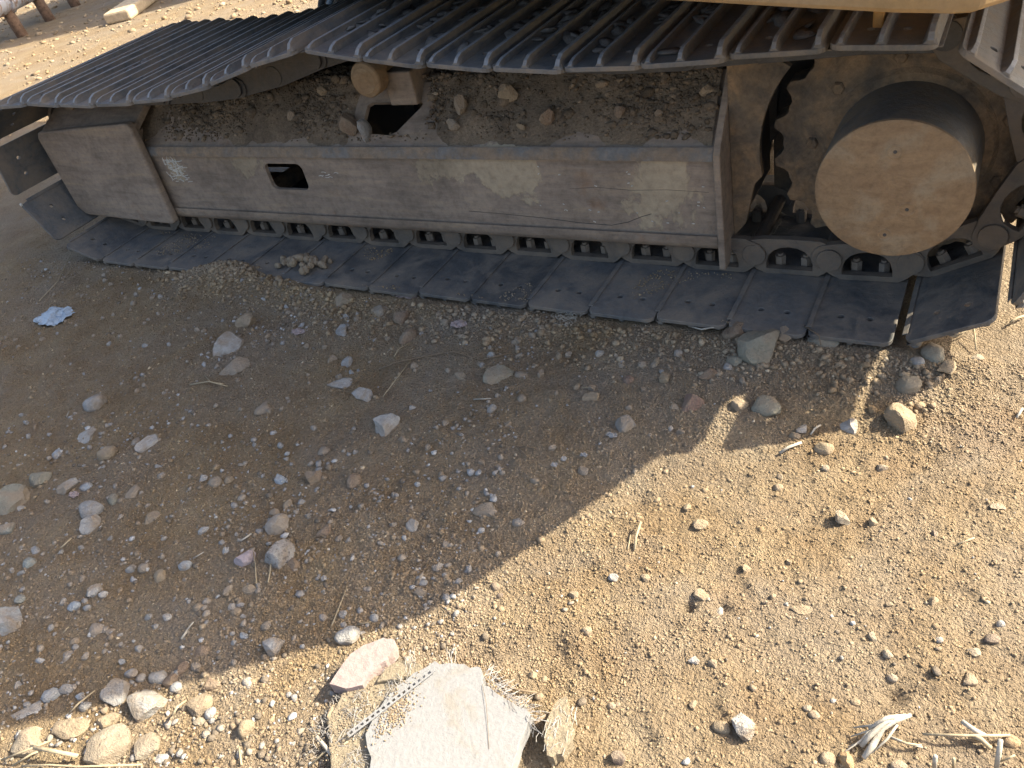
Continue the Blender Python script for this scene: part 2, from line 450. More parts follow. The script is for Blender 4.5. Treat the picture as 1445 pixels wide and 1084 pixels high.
X, Y = ground_pts(2600, rng, lambda X, Y: np.clip(.3+2.0*fbm(X, Y, 2.3, 3, 25), .05, 1))
sz = .0055*rng.uniform(.02, 1, len(X))**-.34; sz = np.clip(sz, .0055, .019)
tag(scatter('soil_lumps', np.stack([X, Y, H(X, Y)-sz*.02], 1), sz, M_crumb, 55), kind='stuff')
X, Y = ground_pts(6500, rng, lambda X, Y: np.clip(.35+1.8*fbm(X, Y, 2, 3, 31), .03, 1)*np.where(X-Y*-.3 < .95, 1, .04))
sz = np.clip(.0045*rng.uniform(.03, 1, len(X))**-.5, .0045, .017)
tag(scatter('fine_gravel', np.stack([X, Y, H(X, Y)+sz*.12], 1), sz, M_gravel, 6), kind='stuff')
# coarser rubble ridge along the foot of the track
X = rng.uniform(-.1, 1.95, 2400); Y = -.02-np.abs(rng.normal(0, .075, 2400))
sz = np.clip(.0055*rng.uniform(.02, 1, 2400)**-.42, .005, .022)
tag(scatter('rubble_along_track', np.stack([X, Y, H(X, Y)+sz*.15], 1), sz, M_crumb, 8), kind='stuff')
# loose soil that has spilled over the shoe edges at the left
X = rng.normal(-.35, .17, 1500); Y = rng.normal(.0, .05, 1500)
sz = np.clip(.006*rng.uniform(.04, 1, 1500)**-.4, .004, .018)
tag(scatter('spilled_soil', np.stack([X, Y, np.maximum(H(X, Y), .0)+sz*.2], 1), sz, M_crumb, 9), kind='stuff')
# clods on the far ground seen past the top of the track
X = rng.uniform(-9.5, -2.2, 2600); Y = rng.uniform(1.2, 6.2, 2600); sz = np.clip(.018*rng.uniform(.03, 1, 2600)**-.4, .016, .07)
tag(scatter('far_clods', np.stack([X, Y, H(X, Y)+sz*.05], 1), sz, M_crumb, 19), kind='stuff')
# specks of white plaster
X, Y = ground_pts(330, rng, lambda X, Y: np.where(X < 1.3, 1, .3))
sz = np.clip(.003*rng.uniform(.05, 1, len(X))**-.35, .003, .008)
tag(scatter('plaster_specks', np.stack([X, Y, H(X, Y)+sz*.2], 1), sz, M_fibre, 10), kind='stuff')

# ---------------------------------------------------------------- stones
def rock_mesh(seed, a, b, h, kind, big):
    r = random.Random(seed); V = (I3v if big else I2v).copy(); F = I3f if big else I2f
    nrs = np.random.default_rng(seed)
    if kind == 'a':
        for k in range(11):
            d = nrs.normal(size=3); d /= np.linalg.norm(d)
            if k < 4: d[2] = abs(d[2])*.4; d /= np.linalg.norm(d)
            t = r.uniform(.52, .82); q = V@d; m = q > t; V[m] -= np.outer(q[m]-t, d)
    else:
        for k in range(9):
            d = nrs.normal(size=3); d /= np.linalg.norm(d); t = r.uniform(.60, .88); q = V@d; m = q > t; V[m] -= np.outer(q[m]-t, d)*.8
    f = nrs.uniform(1.6, 2.6, 3); ph = nrs.uniform(0, 6, 3)
    V *= (1+.07*np.sin(V[:, [1, 2, 0]]*f*2+ph).sum(1, keepdims=True)*.6)
    V += nrs.normal(0, .014, V.shape)
    ext = V.max(0)-V.min(0); V = (V-(V.max(0)+V.min(0))/2)/ext*np.array([a, b, h*1.45])
    me = bpy.data.meshes.new('stone'); me.from_pydata(V.tolist(), [], F.tolist()); me.shade_smooth()
    if kind == 'a': me.set_sharp_from_angle(angle=math.radians(28))
    return me
ROCKS = [
    (-0.013, -0.32, 0.0728, 0.1108, 0.0401, 19, 'pale', 'a', 'squared pale grey stone below the track with a faint ridge down its face'),
    (-0.054, -0.203, 0.0504, 0.0578, 0.0302, 114, 'tan', 'a', 'small tan stone just above the squared pale grey stone'),
    (0.094, -0.413, 0.0812, 0.0682, 0.0307, 84, 'dust', 'a', 'dusty wedge of stone just below the squared pale grey stone'),
    (-0.248, -0.668, 0.0646, 0.0606, 0.0364, 13, 'grey', 'r', 'smooth round grey pebble alone near the left side in the shade'),
    (-0.136, -0.785, 0.0451, 0.0785, 0.0135, 47, 'pale', 'a', 'flat pale chip of stone below the smooth round grey pebble'),
    (0.026, -0.832, 0.0471, 0.0462, 0.0277, 15, 'tan', 'r', 'round yellowish pebble left of the long white stone'),
    (0.118, -0.769, 0.0667, 0.0399, 0.024, 83, 'white', 'a', 'long narrow white stone lying slantwise in the shade'),
    (0.056, -0.769, 0.0256, 0.0359, 0.0102, 47, 'dust', 'a', 'small dusty chip touching the left end of the long white stone'),
    (-0.16, -0.872, 0.0275, 0.0382, 0.0137, 47, 'blue', 'r', 'small blue grey pebble left of the yellowish pebble'),
    (-0.108, -0.96, 0.0534, 0.0515, 0.0206, 64, 'olive', 'a', 'slanting olive grey stone above the olive block at the left edge'),
    (0.018, -0.96, 0.0416, 0.0508, 0.0208, 2, 'pale', 'a', 'upright pointed grey stone near the left edge'),
    (0.073, -0.945, 0.0291, 0.0248, 0.0124, 16, 'blue', 'r', 'pale blue pebble right of the upright pointed stone'),
    (-0.102, -1.048, 0.0847, 0.0846, 0.0423, 32, 'olive', 'a', 'olive grey block cut by the left edge of the view'),
    (-0.015, -1.124, 0.0396, 0.0356, 0.0178, 17, 'green', 'r', 'blue green pebble at the left edge below the olive block'),
    (0.17, -1.005, 0.0599, 0.0556, 0.0278, 32, 'grey', 'r', 'speckled grey stone, upper one of a touching pair on the left'),
    (0.216, -1.039, 0.047, 0.0536, 0.0282, 46, 'pale', 'a', 'pale grey stone, lower one of a touching pair on the left'),
    (0.196, -0.958, 0.0254, 0.0361, 0.0127, 65, 'olive', 'r', 'small olive pebble right of the speckled grey stone'),
    (0.59, -0.765, 0.0383, 0.027, 0.0162, -12, 'blue', 'a', 'bright bluish pebble in the middle of the shaded ground'),
    (0.342, -0.553, 0.0407, 0.0488, 0.0183, 14, 'dust', 'r', 'dusty rounded stone half sunk below the dry twig'),
    (0.269, -0.857, 0.0192, 0.0212, 0.0096, 16, 'grey', 'r', 'tiny grey pebble below the long white stone'),
    (0.39, -0.828, 0.0165, 0.0203, 0.0099, 16, 'white', 'a', 'tiny white pebble left of two dusty pebbles'),
    (0.429, -0.826, 0.0325, 0.031, 0.0124, 16, 'dust', 'r', 'half buried dusty pebble beside the tiny white pebble'),
    (0.456, -0.808, 0.0222, 0.0265, 0.0111, 16, 'tan', 'r', 'small tan pebble left of the bright bluish pebble'),
    (0.239, -0.926, 0.0345, 0.0382, 0.0086, -2, 'dust', 'a', 'flat dusty chip right of the small olive pebble'),
    (0.362, -0.972, 0.0354, 0.0317, 0.0127, 45, 'tan', 'a', 'thin tan flake right of the touching grey pair'),
    (0.691, -0.891, 0.0518, 0.0505, 0.0303, 61, 'pale', 'a', 'pale pointed stone above the white speckled lump'),
    (0.686, -0.993, 0.0433, 0.0396, 0.0218, 44, 'pink', 'a', 'pinkish mauve stone left of the white speckled lump'),
    (0.762, -0.965, 0.0614, 0.062, 0.043, 37, 'chalk', 'a', 'white speckled rough lump, largest stone in the middle left shade'),
    (0.806, -0.968, 0.0242, 0.0249, 0.0145, -6, 'brown', 'a', 'brown pointed chip touching the white speckled lump'),
    (0.651, -0.858, 0.0222, 0.0193, 0.0096, 17, 'dust', 'r', 'dusty pebble touching the top of the pale pointed stone'),
    (0.666, -0.828, 0.0185, 0.0273, 0.0074, 16, 'tan', 'r', 'small tan pebble above the pale pointed stone'),
    (0.515, -0.959, 0.0227, 0.0219, 0.0109, 17, 'white', 'a', 'white wedge pebble left of the pale pointed stone'),
    (0.62, -0.988, 0.0162, 0.018, 0.0081, 18, 'white', 'a', 'small white pebble left of the pinkish mauve stone'),
    (0.557, -1.054, 0.0265, 0.0232, 0.0139, 37, 'blue', 'r', 'bright oval pebble left of the pinkish mauve stone'),
    (0.518, -1.096, 0.0296, 0.03, 0.0163, 76, 'tan', 'a', 'tan oblong stone below the bright oval pebble'),
    (0.462, -1.092, 0.0222, 0.0221, 0.011, 18, 'dust', 'r', 'round dusty pebble left of the tan oblong stone'),
    (0.152, -1.176, 0.0287, 0.0335, 0.0143, 65, 'green', 'r', 'grey green oval pebble near the left edge'),
    (0.133, -1.147, 0.0248, 0.0215, 0.0108, 18, 'blue', 'a', 'small bluish pebble touching the grey green oval pebble'),
    (0.396, -1.182, 0.0347, 0.0332, 0.0199, 5, 'pale', 'a', 'pale triangular stone left of the tan oblong stone'),
    (0.429, -1.181, 0.0183, 0.0177, 0.0106, 19, 'white', 'r', 'pinkish white pebble touching the pale triangular stone'),
    (0.386, -1.227, 0.0256, 0.023, 0.0115, 19, 'blue', 'r', 'round light blue pebble below the pale triangular stone'),
    (0.241, -1.261, 0.0216, 0.024, 0.0108, 63, 'green', 'r', 'greenish pebble just above the big pale blue block'),
    (0.253, -1.314, 0.0684, 0.0804, 0.0376, 54, 'blue', 'a', 'big pale blue block cut by the left edge of the view'),
    (0.487, -1.249, 0.0287, 0.0321, 0.0158, 61, 'blue', 'r', 'pale oval pebble below the round light blue pebble'),
    (0.419, -1.219, 0.0163, 0.0157, 0.0078, 19, 'grey', 'r', 'tiny grey pebble right of the round light blue pebble'),
    (0.523, -1.242, 0.0182, 0.0221, 0.0073, 61, 'dust', 'a', 'dusty chip right of the pale oval pebble'),
    (0.625, -1.173, 0.0186, 0.0158, 0.0079, 19, 'white', 'r', 'pale round pebble alone below the tan oblong stone'),
    (0.707, -1.074, 0.0172, 0.0274, 0.0086, 4, 'dust', 'a', 'upright dusty sliver of stone below the pinkish mauve stone'),
    (0.753, -1.054, 0.0248, 0.0247, 0.0123, 68, 'tan', 'a', 'tan stone right of the upright dusty sliver'),
    (0.775, -1.051, 0.0132, 0.0141, 0.0079, 18, 'blue', 'a', 'small bright blue pebble touching a tan stone'),
    (0.671, -1.127, 0.0236, 0.0222, 0.0111, 19, 'tan', 'r', 'round tan pebble, leftmost of the pebbles below the dusty sliver'),
    (0.702, -1.135, 0.0149, 0.017, 0.0075, 19, 'pale', 'r', 'pale pebble just right of the round tan pebble'),
    (0.764, -1.109, 0.02, 0.0186, 0.0093, 59, 'tan', 'a', 'slanting tan pebble below the upright dusty sliver'),
    (0.744, -1.101, 0.0198, 0.017, 0.0085, 19, 'pale', 'a', 'pale angular pebble touching the slanting tan pebble'),
    (0.852, -1.113, 0.0218, 0.0196, 0.0098, 31, 'dust', 'r', 'dusty pebble above the bluish upright stone'),
    (0.819, -1.147, 0.0235, 0.0123, 0.0062, 1, 'blue', 'a', 'bluish flake left of the bluish upright stone'),
    (0.902, -1.146, 0.0342, 0.0345, 0.024, 10, 'blue', 'a', 'bluish upright stone just inside the shadow near the sunlit edge'),
    (0.48, -1.32, 0.0265, 0.025, 0.0125, 28, 'blue', 'a', 'pale blue pebble above the curved bluish stone'),
    (0.464, -1.288, 0.0175, 0.0143, 0.0071, 37, 'tan', 'r', 'tan pebble above the pale blue pebble'),
    (0.76, -1.207, 0.0291, 0.0261, 0.0091, 59, 'brown', 'a', 'slanting brown flake in the shade above the pile of stones'),
    (0.523, -1.394, 0.03, 0.0276, 0.0166, 74, 'blue', 'r', 'curved bluish stone at the lower left in the shade'),
    (0.541, -1.371, 0.0294, 0.0218, 0.0109, 20, 'grey', 'r', 'grey pebble touching the curved bluish stone'),
    (0.587, -1.372, 0.0138, 0.0216, 0.0069, 77, 'blue', 'a', 'small blue chip right of the curved bluish stone'),
    (0.616, -1.383, 0.023, 0.0218, 0.0109, 44, 'grey', 'r', 'rounded grey pebble left of the large grey trapezoid stone'),
    (0.712, -1.281, 0.0378, 0.0283, 0.017, 15, 'pale', 'r', 'bright rounded stone at the top of the stone pile lower left'),
    (0.653, -1.297, 0.0275, 0.0183, 0.0091, 13, 'blue', 'r', 'bluish pebble at the top left of the stone pile'),
    (0.679, -1.296, 0.019, 0.0182, 0.0091, 20, 'pale', 'r', 'pale pebble between two bluish ones on the stone pile'),
    (0.745, -1.276, 0.0295, 0.0289, 0.0144, 20, 'brown', 'a', 'brown clod right of the bright rounded stone on the pile'),
    (0.749, -1.25, 0.0237, 0.0231, 0.0115, 44, 'brown', 'a', 'brown chip at the upper right of the stone pile'),
    (0.773, -1.238, 0.0217, 0.0188, 0.0075, 20, 'dust', 'a', 'dusty flat chip, rightmost of the stone pile'),
    (0.663, -1.339, 0.0475, 0.0435, 0.0261, 1, 'grey', 'a', 'grey slanting stone leaning left of the large grey trapezoid stone'),
    (0.734, -1.337, 0.0862, 0.0608, 0.0365, 8, 'grey', 'a', 'large grey trapezoid stone half in shadow at the lower left'),
    (0.771, -1.286, 0.0214, 0.0199, 0.0099, 20, 'blue', 'r', 'bluish pebble right of the large grey trapezoid stone'),
    (0.844, -1.297, 0.049, 0.0434, 0.0239, 31, 'tan', 'a', 'tan clod crossed by the shadow edge at the lower left'),
    (0.836, -1.253, 0.0305, 0.0248, 0.0112, 31, 'brown', 'a', 'brown clod in the shade above the tan clod'),
    (0.909, -1.229, 0.0178, 0.0222, 0.0107, 43, 'pale', 'r', 'pale pebble right on the shadow edge'),
    (0.503, -1.44, 0.0565, 0.0289, 0.0087, 50, 'pale', 'a', 'long flat pale stone in the shade at the lower left corner'),
    (0.577, -1.48, 0.0512, 0.0544, 0.0256, 81, 'cream', 'a', 'cream slab tilted in the sun at the lower left corner'),
    (0.731, -1.422, 0.0772, 0.0683, 0.0342, 50, 'cream', 'a', 'largest cream stone in the sun at the bottom left'),
    (0.807, -1.393, 0.0489, 0.0413, 0.0206, 50, 'cream', 'a', 'cream stone right of the largest cream stone'),
    (0.853, -1.4, 0.0248, 0.0173, 0.0087, 37, 'white', 'a', 'small white flake below the cream stone'),
    (0.628, -1.431, 0.0709, 0.0361, 0.0145, 21, 'sand', 'a', 'flat sandy clod between two cream stones'),
    (0.691, -1.388, 0.0387, 0.0279, 0.0139, 31, 'sand', 'a', 'sandy clod above the largest cream stone'),
    (0.872, -1.32, 0.0278, 0.018, 0.0072, 4, 'cream', 'a', 'flat cream pebble left of a small white round one'),
    (0.881, -1.302, 0.0202, 0.0197, 0.0118, 21, 'white', 'r', 'small white round pebble in the sun near the tan clod'),
    (0.972, -1.3, 0.0271, 0.0322, 0.0244, 49, 'sand', 'r', 'tall sandy pebble standing with a dark shadow on its left'),
    (1.036, -1.079, 0.0443, 0.0372, 0.0223, 50, 'grey', 'r', 'smooth grey stone at the shadow edge above the pink fragment'),
    (0.996, -1.041, 0.0149, 0.0178, 0.006, 44, 'blue', 'a', 'bluish flake above the smooth grey stone'),
    (1.059, -1.024, 0.019, 0.0162, 0.0081, -9, 'pale', 'a', 'pale chip on a thin stalk above the smooth grey stone'),
    (0.954, -1.057, 0.0168, 0.0169, 0.0067, 19, 'grey', 'a', 'grey chip left of the bluish flake'),
    (0.991, -0.787, 0.0273, 0.032, 0.015, 44, 'white', 'a', 'white angular stone alone in the lower middle shade'),
    (0.676, -0.738, 0.0384, 0.0367, 0.022, 29, 'brown', 'a', 'brown squarish stone right of the bright bluish pebble'),
    (0.782, -0.719, 0.0312, 0.0397, 0.0187, 16, 'brown', 'r', 'round brown stone right of the brown squarish stone'),
    (0.812, -0.867, 0.0226, 0.0396, 0.009, -5, 'brown', 'a', 'upright brown sliver between the speckled lump and the white angular stone'),
    (0.853, -0.874, 0.017, 0.0171, 0.0068, 17, 'dust', 'r', 'dusty pebble right of the upright brown sliver'),
    (1.129, -0.701, 0.0512, 0.0425, 0.0106, -20, 'dust', 'a', 'flat grey slab sunk in dust near the shadow edge'),
    (1.219, -0.715, 0.0261, 0.0223, 0.0078, 17, 'grey', 'a', 'grey flat chip close to the shadow edge right of the sunk slab'),
    (1.093, -0.81, 0.015, 0.0243, 0.0075, 30, 'grey', 'a', 'pointed grey chip below the white angular stone'),
    (1.091, -0.911, 0.0152, 0.0146, 0.0073, 18, 'grey', 'r', 'grey pebble, leftmost in the cluster by the shadow edge'),
    (1.104, -0.916, 0.0172, 0.0149, 0.0089, 30, 'grey', 'r', 'rounded grey pebble in the cluster by the shadow edge'),
    (1.111, -0.936, 0.0243, 0.0199, 0.0099, -11, 'dust', 'a', 'dusty chip, lowest in the cluster by the shadow edge'),
    (1.112, -0.873, 0.0204, 0.0168, 0.0084, 30, 'grey', 'a', 'grey chip, topmost in the cluster by the shadow edge'),
    (1.139, -0.886, 0.015, 0.0174, 0.0075, 18, 'tan', 'a', 'tan chip, rightmost in the cluster by the shadow edge'),
    (0.635, -0.65, 0.0277, 0.0289, 0.0111, 15, 'dust', 'r', 'dusty sunk pebble above the brown squarish stone'),
    (0.738, -0.518, 0.0705, 0.0683, 0.0307, -21, 'pale', 'a', 'long flat pale stone standing out in the centre of the shade'),
    (0.603, -0.429, 0.0593, 0.042, 0.021, -12, 'white', 'a', 'white grey chip above the long flat pale stone'),
    (0.495, -0.399, 0.0717, 0.0422, 0.0127, 20, 'pale', 'a', 'flaky pale shard left of the white grey chip'),
    (0.398, -0.066, 0.0532, 0.0567, 0.0266, 67, 'dust', 'a', 'dusty oblong stone close under the track'),
    (0.238, -0.032, 0.063, 0.0545, 0.0273, 2, 'tan', 'a', 'tan stone touching the dirt at the foot of the track'),
    (0.337, -0.18, 0.0372, 0.0497, 0.0149, 11, 'grey', 'a', 'small grey stone left of the dusty oblong stone'),
    (0.571, -0.168, 0.0507, 0.0674, 0.0254, 11, 'brown', 'r', 'round brown clod below the dusty oblong stone'),
    (0.496, -0.088, 0.0434, 0.0526, 0.0217, 10, 'brown', 'r', 'brown clod right of the dusty oblong stone'),
    (0.977, -0.395, 0.0224, 0.0293, 0.0135, 13, 'grey', 'r', 'round grey pebble in the middle of the shade beside a white straw'),
    (1.034, -0.338, 0.0223, 0.0251, 0.0111, 13, 'dust', 'r', 'dusty round pebble right of a white bead'),
    (0.926, -0.272, 0.076, 0.0589, 0.0177, 65, 'olive', 'a', 'flat olive slab sunk in the dirt above the round grey pebble'),
    (0.831, -0.298, 0.038, 0.0285, 0.0114, -29, 'olive', 'a', 'small olive chip left of the flat olive slab'),
    (0.99, -0.254, 0.0296, 0.0274, 0.011, 46, 'dust', 'a', 'dusty chip right of the flat olive slab'),
    (0.45, -0.311, 0.0301, 0.0355, 0.015, 12, 'grey', 'a', 'grey chip above the flaky pale shard'),
    (0.396, -0.311, 0.0259, 0.0392, 0.013, 12, 'dust', 'a', 'dusty chip left of a grey chip'),
    (0.806, -0.552, 0.0195, 0.018, 0.009, 29, 'tan', 'a', 'tan chip below the long flat pale stone'),
    (1.541, -0.044, 0.0972, 0.0844, 0.0507, 64, 'olive', 'a', 'big olive angular stone against the foot of the track'),
    (1.473, 0.004, 0.059, 0.0592, 0.0354, 11, 'brown', 'a', 'brown stone left of the big olive stone at the track foot'),
    (1.582, 0.017, 0.0565, 0.067, 0.0283, 11, 'dust', 'a', 'grey brown stone right of the big olive stone'),
    (1.681, 0.019, 0.0677, 0.0638, 0.0319, 20, 'olive', 'a', 'long olive stone at the track foot left of the right light streak'),
    (1.445, -0.264, 0.0535, 0.0578, 0.0321, 13, 'rust', 'a', 'reddish brown rough stone left of the hooked light streak'),
    (1.609, -0.234, 0.0551, 0.0499, 0.025, -17, 'olive', 'r', 'smooth olive stone right of the hooked light streak'),
    (1.547, -0.235, 0.0375, 0.0444, 0.0187, 13, 'sand', 'a', 'tan stone lit by the hook of the light streak'),
    (1.317, -0.364, 0.0473, 0.0444, 0.0222, 22, 'grey', 'a', 'pale grey angular stone above a white scrap near the sun edge'),
    (1.201, -0.29, 0.0381, 0.0311, 0.0156, 21, 'tan', 'a', 'tan grey block left of the reddish brown stone'),
    (1.349, -0.177, 0.0224, 0.0361, 0.0134, 12, 'sand', 'a', 'yellowish pebble above the reddish brown stone'),
    (1.355, -0.089, 0.0193, 0.0238, 0.0097, 12, 'pale', 'a', 'pale pebble above the yellowish pebble'),
    (1.279, -0.143, 0.0196, 0.0213, 0.0098, 12, 'dust', 'r', 'dusty pebble, left of two above the yellowish pebble'),
    (1.31, -0.126, 0.0142, 0.0283, 0.0071, 12, 'tan', 'r', 'oval tan pebble beside a dusty pebble'),
    (1.485, -0.109, 0.0199, 0.0247, 0.01, 12, 'white', 'a', 'small whitish pebble above the hooked light streak'),
    (1.496, -0.087, 0.0336, 0.0341, 0.0168, 29, 'olive', 'a', 'olive pebble touching a small whitish pebble'),
    (1.446, -0.145, 0.0436, 0.0362, 0.0181, 29, 'brown', 'a', 'brown flat stone left of the small whitish pebble'),
    (1.265, -0.203, 0.0247, 0.0274, 0.0123, 12, 'rust', 'r', 'red brown pebble left of the yellowish pebble'),
    (1.053, -0.159, 0.0155, 0.0305, 0.0077, 12, 'tan', 'r', 'upright oval tan pebble in the gravel under the track'),
    (1.15, -0.261, 0.0145, 0.0206, 0.0073, 13, 'sand', 'r', 'small sandy pebble above the tan grey block'),
    (1.158, -0.13, 0.0225, 0.0224, 0.0112, 12, 'pale', 'r', 'light pebble in the gravel right of the upright oval one'),
    (1.285, -0.534, 0.0301, 0.0268, 0.0134, 15, 'dust', 'a', 'dusty stone in the shade just above the shadow edge'),
    (1.424, -0.352, 0.0111, 0.0174, 0.0066, 14, 'white', 'r', 'tiny white pebble right of the pale grey angular stone'),
    (1.88, -0.218, 0.0595, 0.0577, 0.0433, 4, 'sand', 'a', 'big sunlit cracked block casting a shadow to its left'),
    (1.786, -0.252, 0.0385, 0.0352, 0.0211, -25, 'white', 'a', 'whitish stone below the right light streak'),
    (1.915, 0.008, 0.0432, 0.0706, 0.0216, 12, 'olive', 'r', 'round olive stone at the corner of the shadow under the last shoe'),
    (1.88, -0.102, 0.048, 0.0439, 0.0219, 13, 'olive', 'r', 'rounded stone on the shadow edge above the big sunlit block'),
    (1.888, -0.03, 0.0279, 0.0265, 0.0132, -23, 'grey', 'r', 'grey pebble between two rounded olive stones'),
    (1.694, -0.284, 0.0238, 0.0227, 0.0113, 30, 'white', 'a', 'white chip on the shadow edge left of the whitish stone'),
    (1.75, -0.333, 0.036, 0.0313, 0.0188, 15, 'sand', 'r', 'sunlit clod with a dark left side below the white chip'),
    (1.685, -0.304, 0.0218, 0.0181, 0.009, 22, 'sand', 'a', 'sandy chip on the shadow edge'),
    (1.82, -0.521, 0.0275, 0.0271, 0.0136, -5, 'cream', 'a', 'cream stone in the sun on the right part of the soil'),
    (1.764, -0.391, 0.0148, 0.0148, 0.0074, 15, 'cream', 'r', 'small cream pebble below the sunlit clod'),
    (1.865, -0.358, 0.02, 0.0178, 0.0124, -16, 'dust', 'a', 'dusty chip with a black shadow below the big sunlit block'),
    (2.069, -0.42, 0.0263, 0.0142, 0.0057, 24, 'cream', 'a', 'long cream flake near the right edge'),
    (2.002, 0.018, 0.0249, 0.0205, 0.0082, 26, 'cream', 'a', 'thin cream flake right of the last track shoe'),
    (1.947, -0.038, 0.0448, 0.04, 0.016, 29, 'sand', 'a', 'sunlit sandy hump just right of the shadow corner'),
    (1.798, -0.746, 0.0388, 0.0191, 0.0057, 24, 'sand', 'a', 'flat oblong sandy stone in the middle of the sunlit soil'),
    (1.938, -0.792, 0.0149, 0.016, 0.0089, 20, 'cream', 'r', 'round cream pebble with a small hollow, right part of the sunlit soil'),
    (1.91, -0.764, 0.0131, 0.0144, 0.0065, 19, 'cream', 'a', 'cream chip above the round cream pebble'),
    (2.006, -0.744, 0.0115, 0.0097, 0.0049, 19, 'white', 'r', 'small white pebble right of the round cream pebble'),
    (2.057, -0.745, 0.0179, 0.0175, 0.0087, -36, 'cream', 'a', 'slanting cream pebble near the right edge'),
    (2.088, -0.683, 0.0123, 0.0123, 0.0074, 19, 'white', 'r', 'white round pebble with a dark shadow near the right edge'),
    (2.056, -0.801, 0.0183, 0.0209, 0.0092, -7, 'sand', 'a', 'sandy stone near the right edge above the straws'),
    (1.95, -0.83, 0.0156, 0.0127, 0.0076, 20, 'dust', 'r', 'dusty pebble below the round cream pebble'),
    (1.906, -0.892, 0.0144, 0.0126, 0.0063, 20, 'sand', 'r', 'sandy pebble above the straw bundle'),
    (1.761, -0.991, 0.0315, 0.044, 0.0252, 7, 'chalk', 'a', 'rough grey white lump standing in the sun at the bottom'),
    (1.729, -1.003, 0.0266, 0.0191, 0.0114, 8, 'sand', 'r', 'tan pebble touching the rough grey white lump'),
    (1.842, -0.927, 0.0137, 0.0121, 0.006, 21, 'dust', 'r', 'dusty pebble right of the rough grey white lump'),
    (1.854, -0.936, 0.0162, 0.0133, 0.0067, 9, 'sand', 'r', 'sandy pebble just left of the straw bundle'),
    (1.91, -0.991, 0.0177, 0.0281, 0.016, 37, 'ochre', 'a', 'ochre shard standing up at the bottom edge below the straw bundle'),
    (1.886, -1.001, 0.0219, 0.0192, 0.0134, 21, 'sand', 'r', 'sandy clod left of the ochre shard at the bottom edge'),
    (1.978, -0.971, 0.021, 0.0172, 0.0086, 21, 'cream', 'r', 'cream pebble cut by the bottom edge right of the ochre shard'),
    (2.114, -0.88, 0.0204, 0.0179, 0.0108, 21, 'ochre', 'r', 'ochre pebble at the lower right corner'),
    (1.652, -0.9, 0.0187, 0.0137, 0.0068, 10, 'white', 'a', 'white chip in the open sunlit soil right of the slab'),
    (1.685, -0.898, 0.015, 0.0134, 0.0054, -4, 'sand', 'a', 'sandy chip right of the white chip'),
    (1.458, -0.91, 0.0194, 0.0157, 0.0126, -13, 'sand', 'r', 'round tan pebble with a dark left side above the slab'),
    (1.404, -0.846, 0.0162, 0.0157, 0.0094, 18, 'sand', 'a', 'sandy clod above the round tan pebble'),
    (1.626, -0.768, 0.0257, 0.021, 0.0084, -6, 'sand', 'a', 'flat sandy stone in the middle of the sunlit soil'),
    (1.662, -0.786, 0.011, 0.0206, 0.0066, 6, 'pale', 'a', 'narrow pale stone beside a dark hollow'),
    (1.553, -1.026, 0.0152, 0.0127, 0.0076, 20, 'cream', 'r', 'cream pebble, left one of a pair right of the slab'),
    (1.561, -1.021, 0.0093, 0.0091, 0.0055, 20, 'sand', 'r', 'sandy pebble, right one of a pair right of the slab'),
    (1.515, -0.764, 0.0185, 0.0182, 0.0091, 18, 'sand', 'a', 'sandy chip above the pair of stones by the dark hollow'),
    (1.458, -0.782, 0.0175, 0.0168, 0.0084, 18, 'grey', 'a', 'grey chip left of a sandy chip in the sun'),
    (1.684, -0.686, 0.0151, 0.0158, 0.0106, 18, 'sand', 'a', 'squarish sandy pebble with a black left side'),
    (1.572, -0.606, 0.0273, 0.026, 0.0104, 17, 'sand', 'a', 'sunlit sandy stone right of the upright straw'),
    (1.401, -1.022, 0.0164, 0.0133, 0.0107, 20, 'sand', 'a', 'small pyramid clod right above the slab'),
    (1.117, -1.22, 0.0315, 0.0362, 0.0283, 43, 'sand', 'a', 'sandy clod in the slab shadow on its left side'),
    (1.25, -0.878, 0.0186, 0.0165, 0.0116, 18, 'char', 'r', 'small dark clod in the sun above the slab'),
    (1.268, -0.892, 0.0127, 0.0121, 0.0073, 18, 'char', 'r', 'tiny dark clod touching the small dark clod'),
    (1.977, -0.516, 0.0116, 0.0164, 0.007, 17, 'char', 'a', 'tiny dark clod on the right of the sunlit soil'),
    (1.597, -1.106, 0.0199, 0.0182, 0.0146, 21, 'char', 'a', 'dark clod at the bottom edge right of the board splinter'),
    (2.079, -0.716, 0.024, 0.0142, 0.0071, 31, 'char', 'a', 'dark flat clod below the white round pebble at the right'),
]
def nm(col, lab):
    for k in ('pebble', 'clod', 'chip', 'flake', 'shard', 'sliver', 'block'):
        if k in lab.split(' ')[0:6]: return {'chip': 'stone_chip', 'flake': 'stone_flake', 'shard': 'stone_shard', 'sliver': 'stone_sliver', 'block': 'stone_block', 'clod': 'soil_clod'}.get(k, k)
    return 'stone'
def cat_of(n): return {'pebble': 'pebble', 'soil_clod': 'clod'}.get(n, 'stone')
for k, (x, y, a, b, h, an, col, kd, lab) in enumerate(ROCKS):
    n_ = nm(col, lab)
    o = link(n_, rock_mesh(100+k, a*1.13, b*1.13, h*1.1, kd, a > .035), MS[col])
    o.location = (x, y, Hs(x, y)+h*.10); o.rotation_euler = (random.uniform(-.1, .1), random.uniform(-.1, .1), math.radians(an))
    tag(o, lab, cat_of(n_))
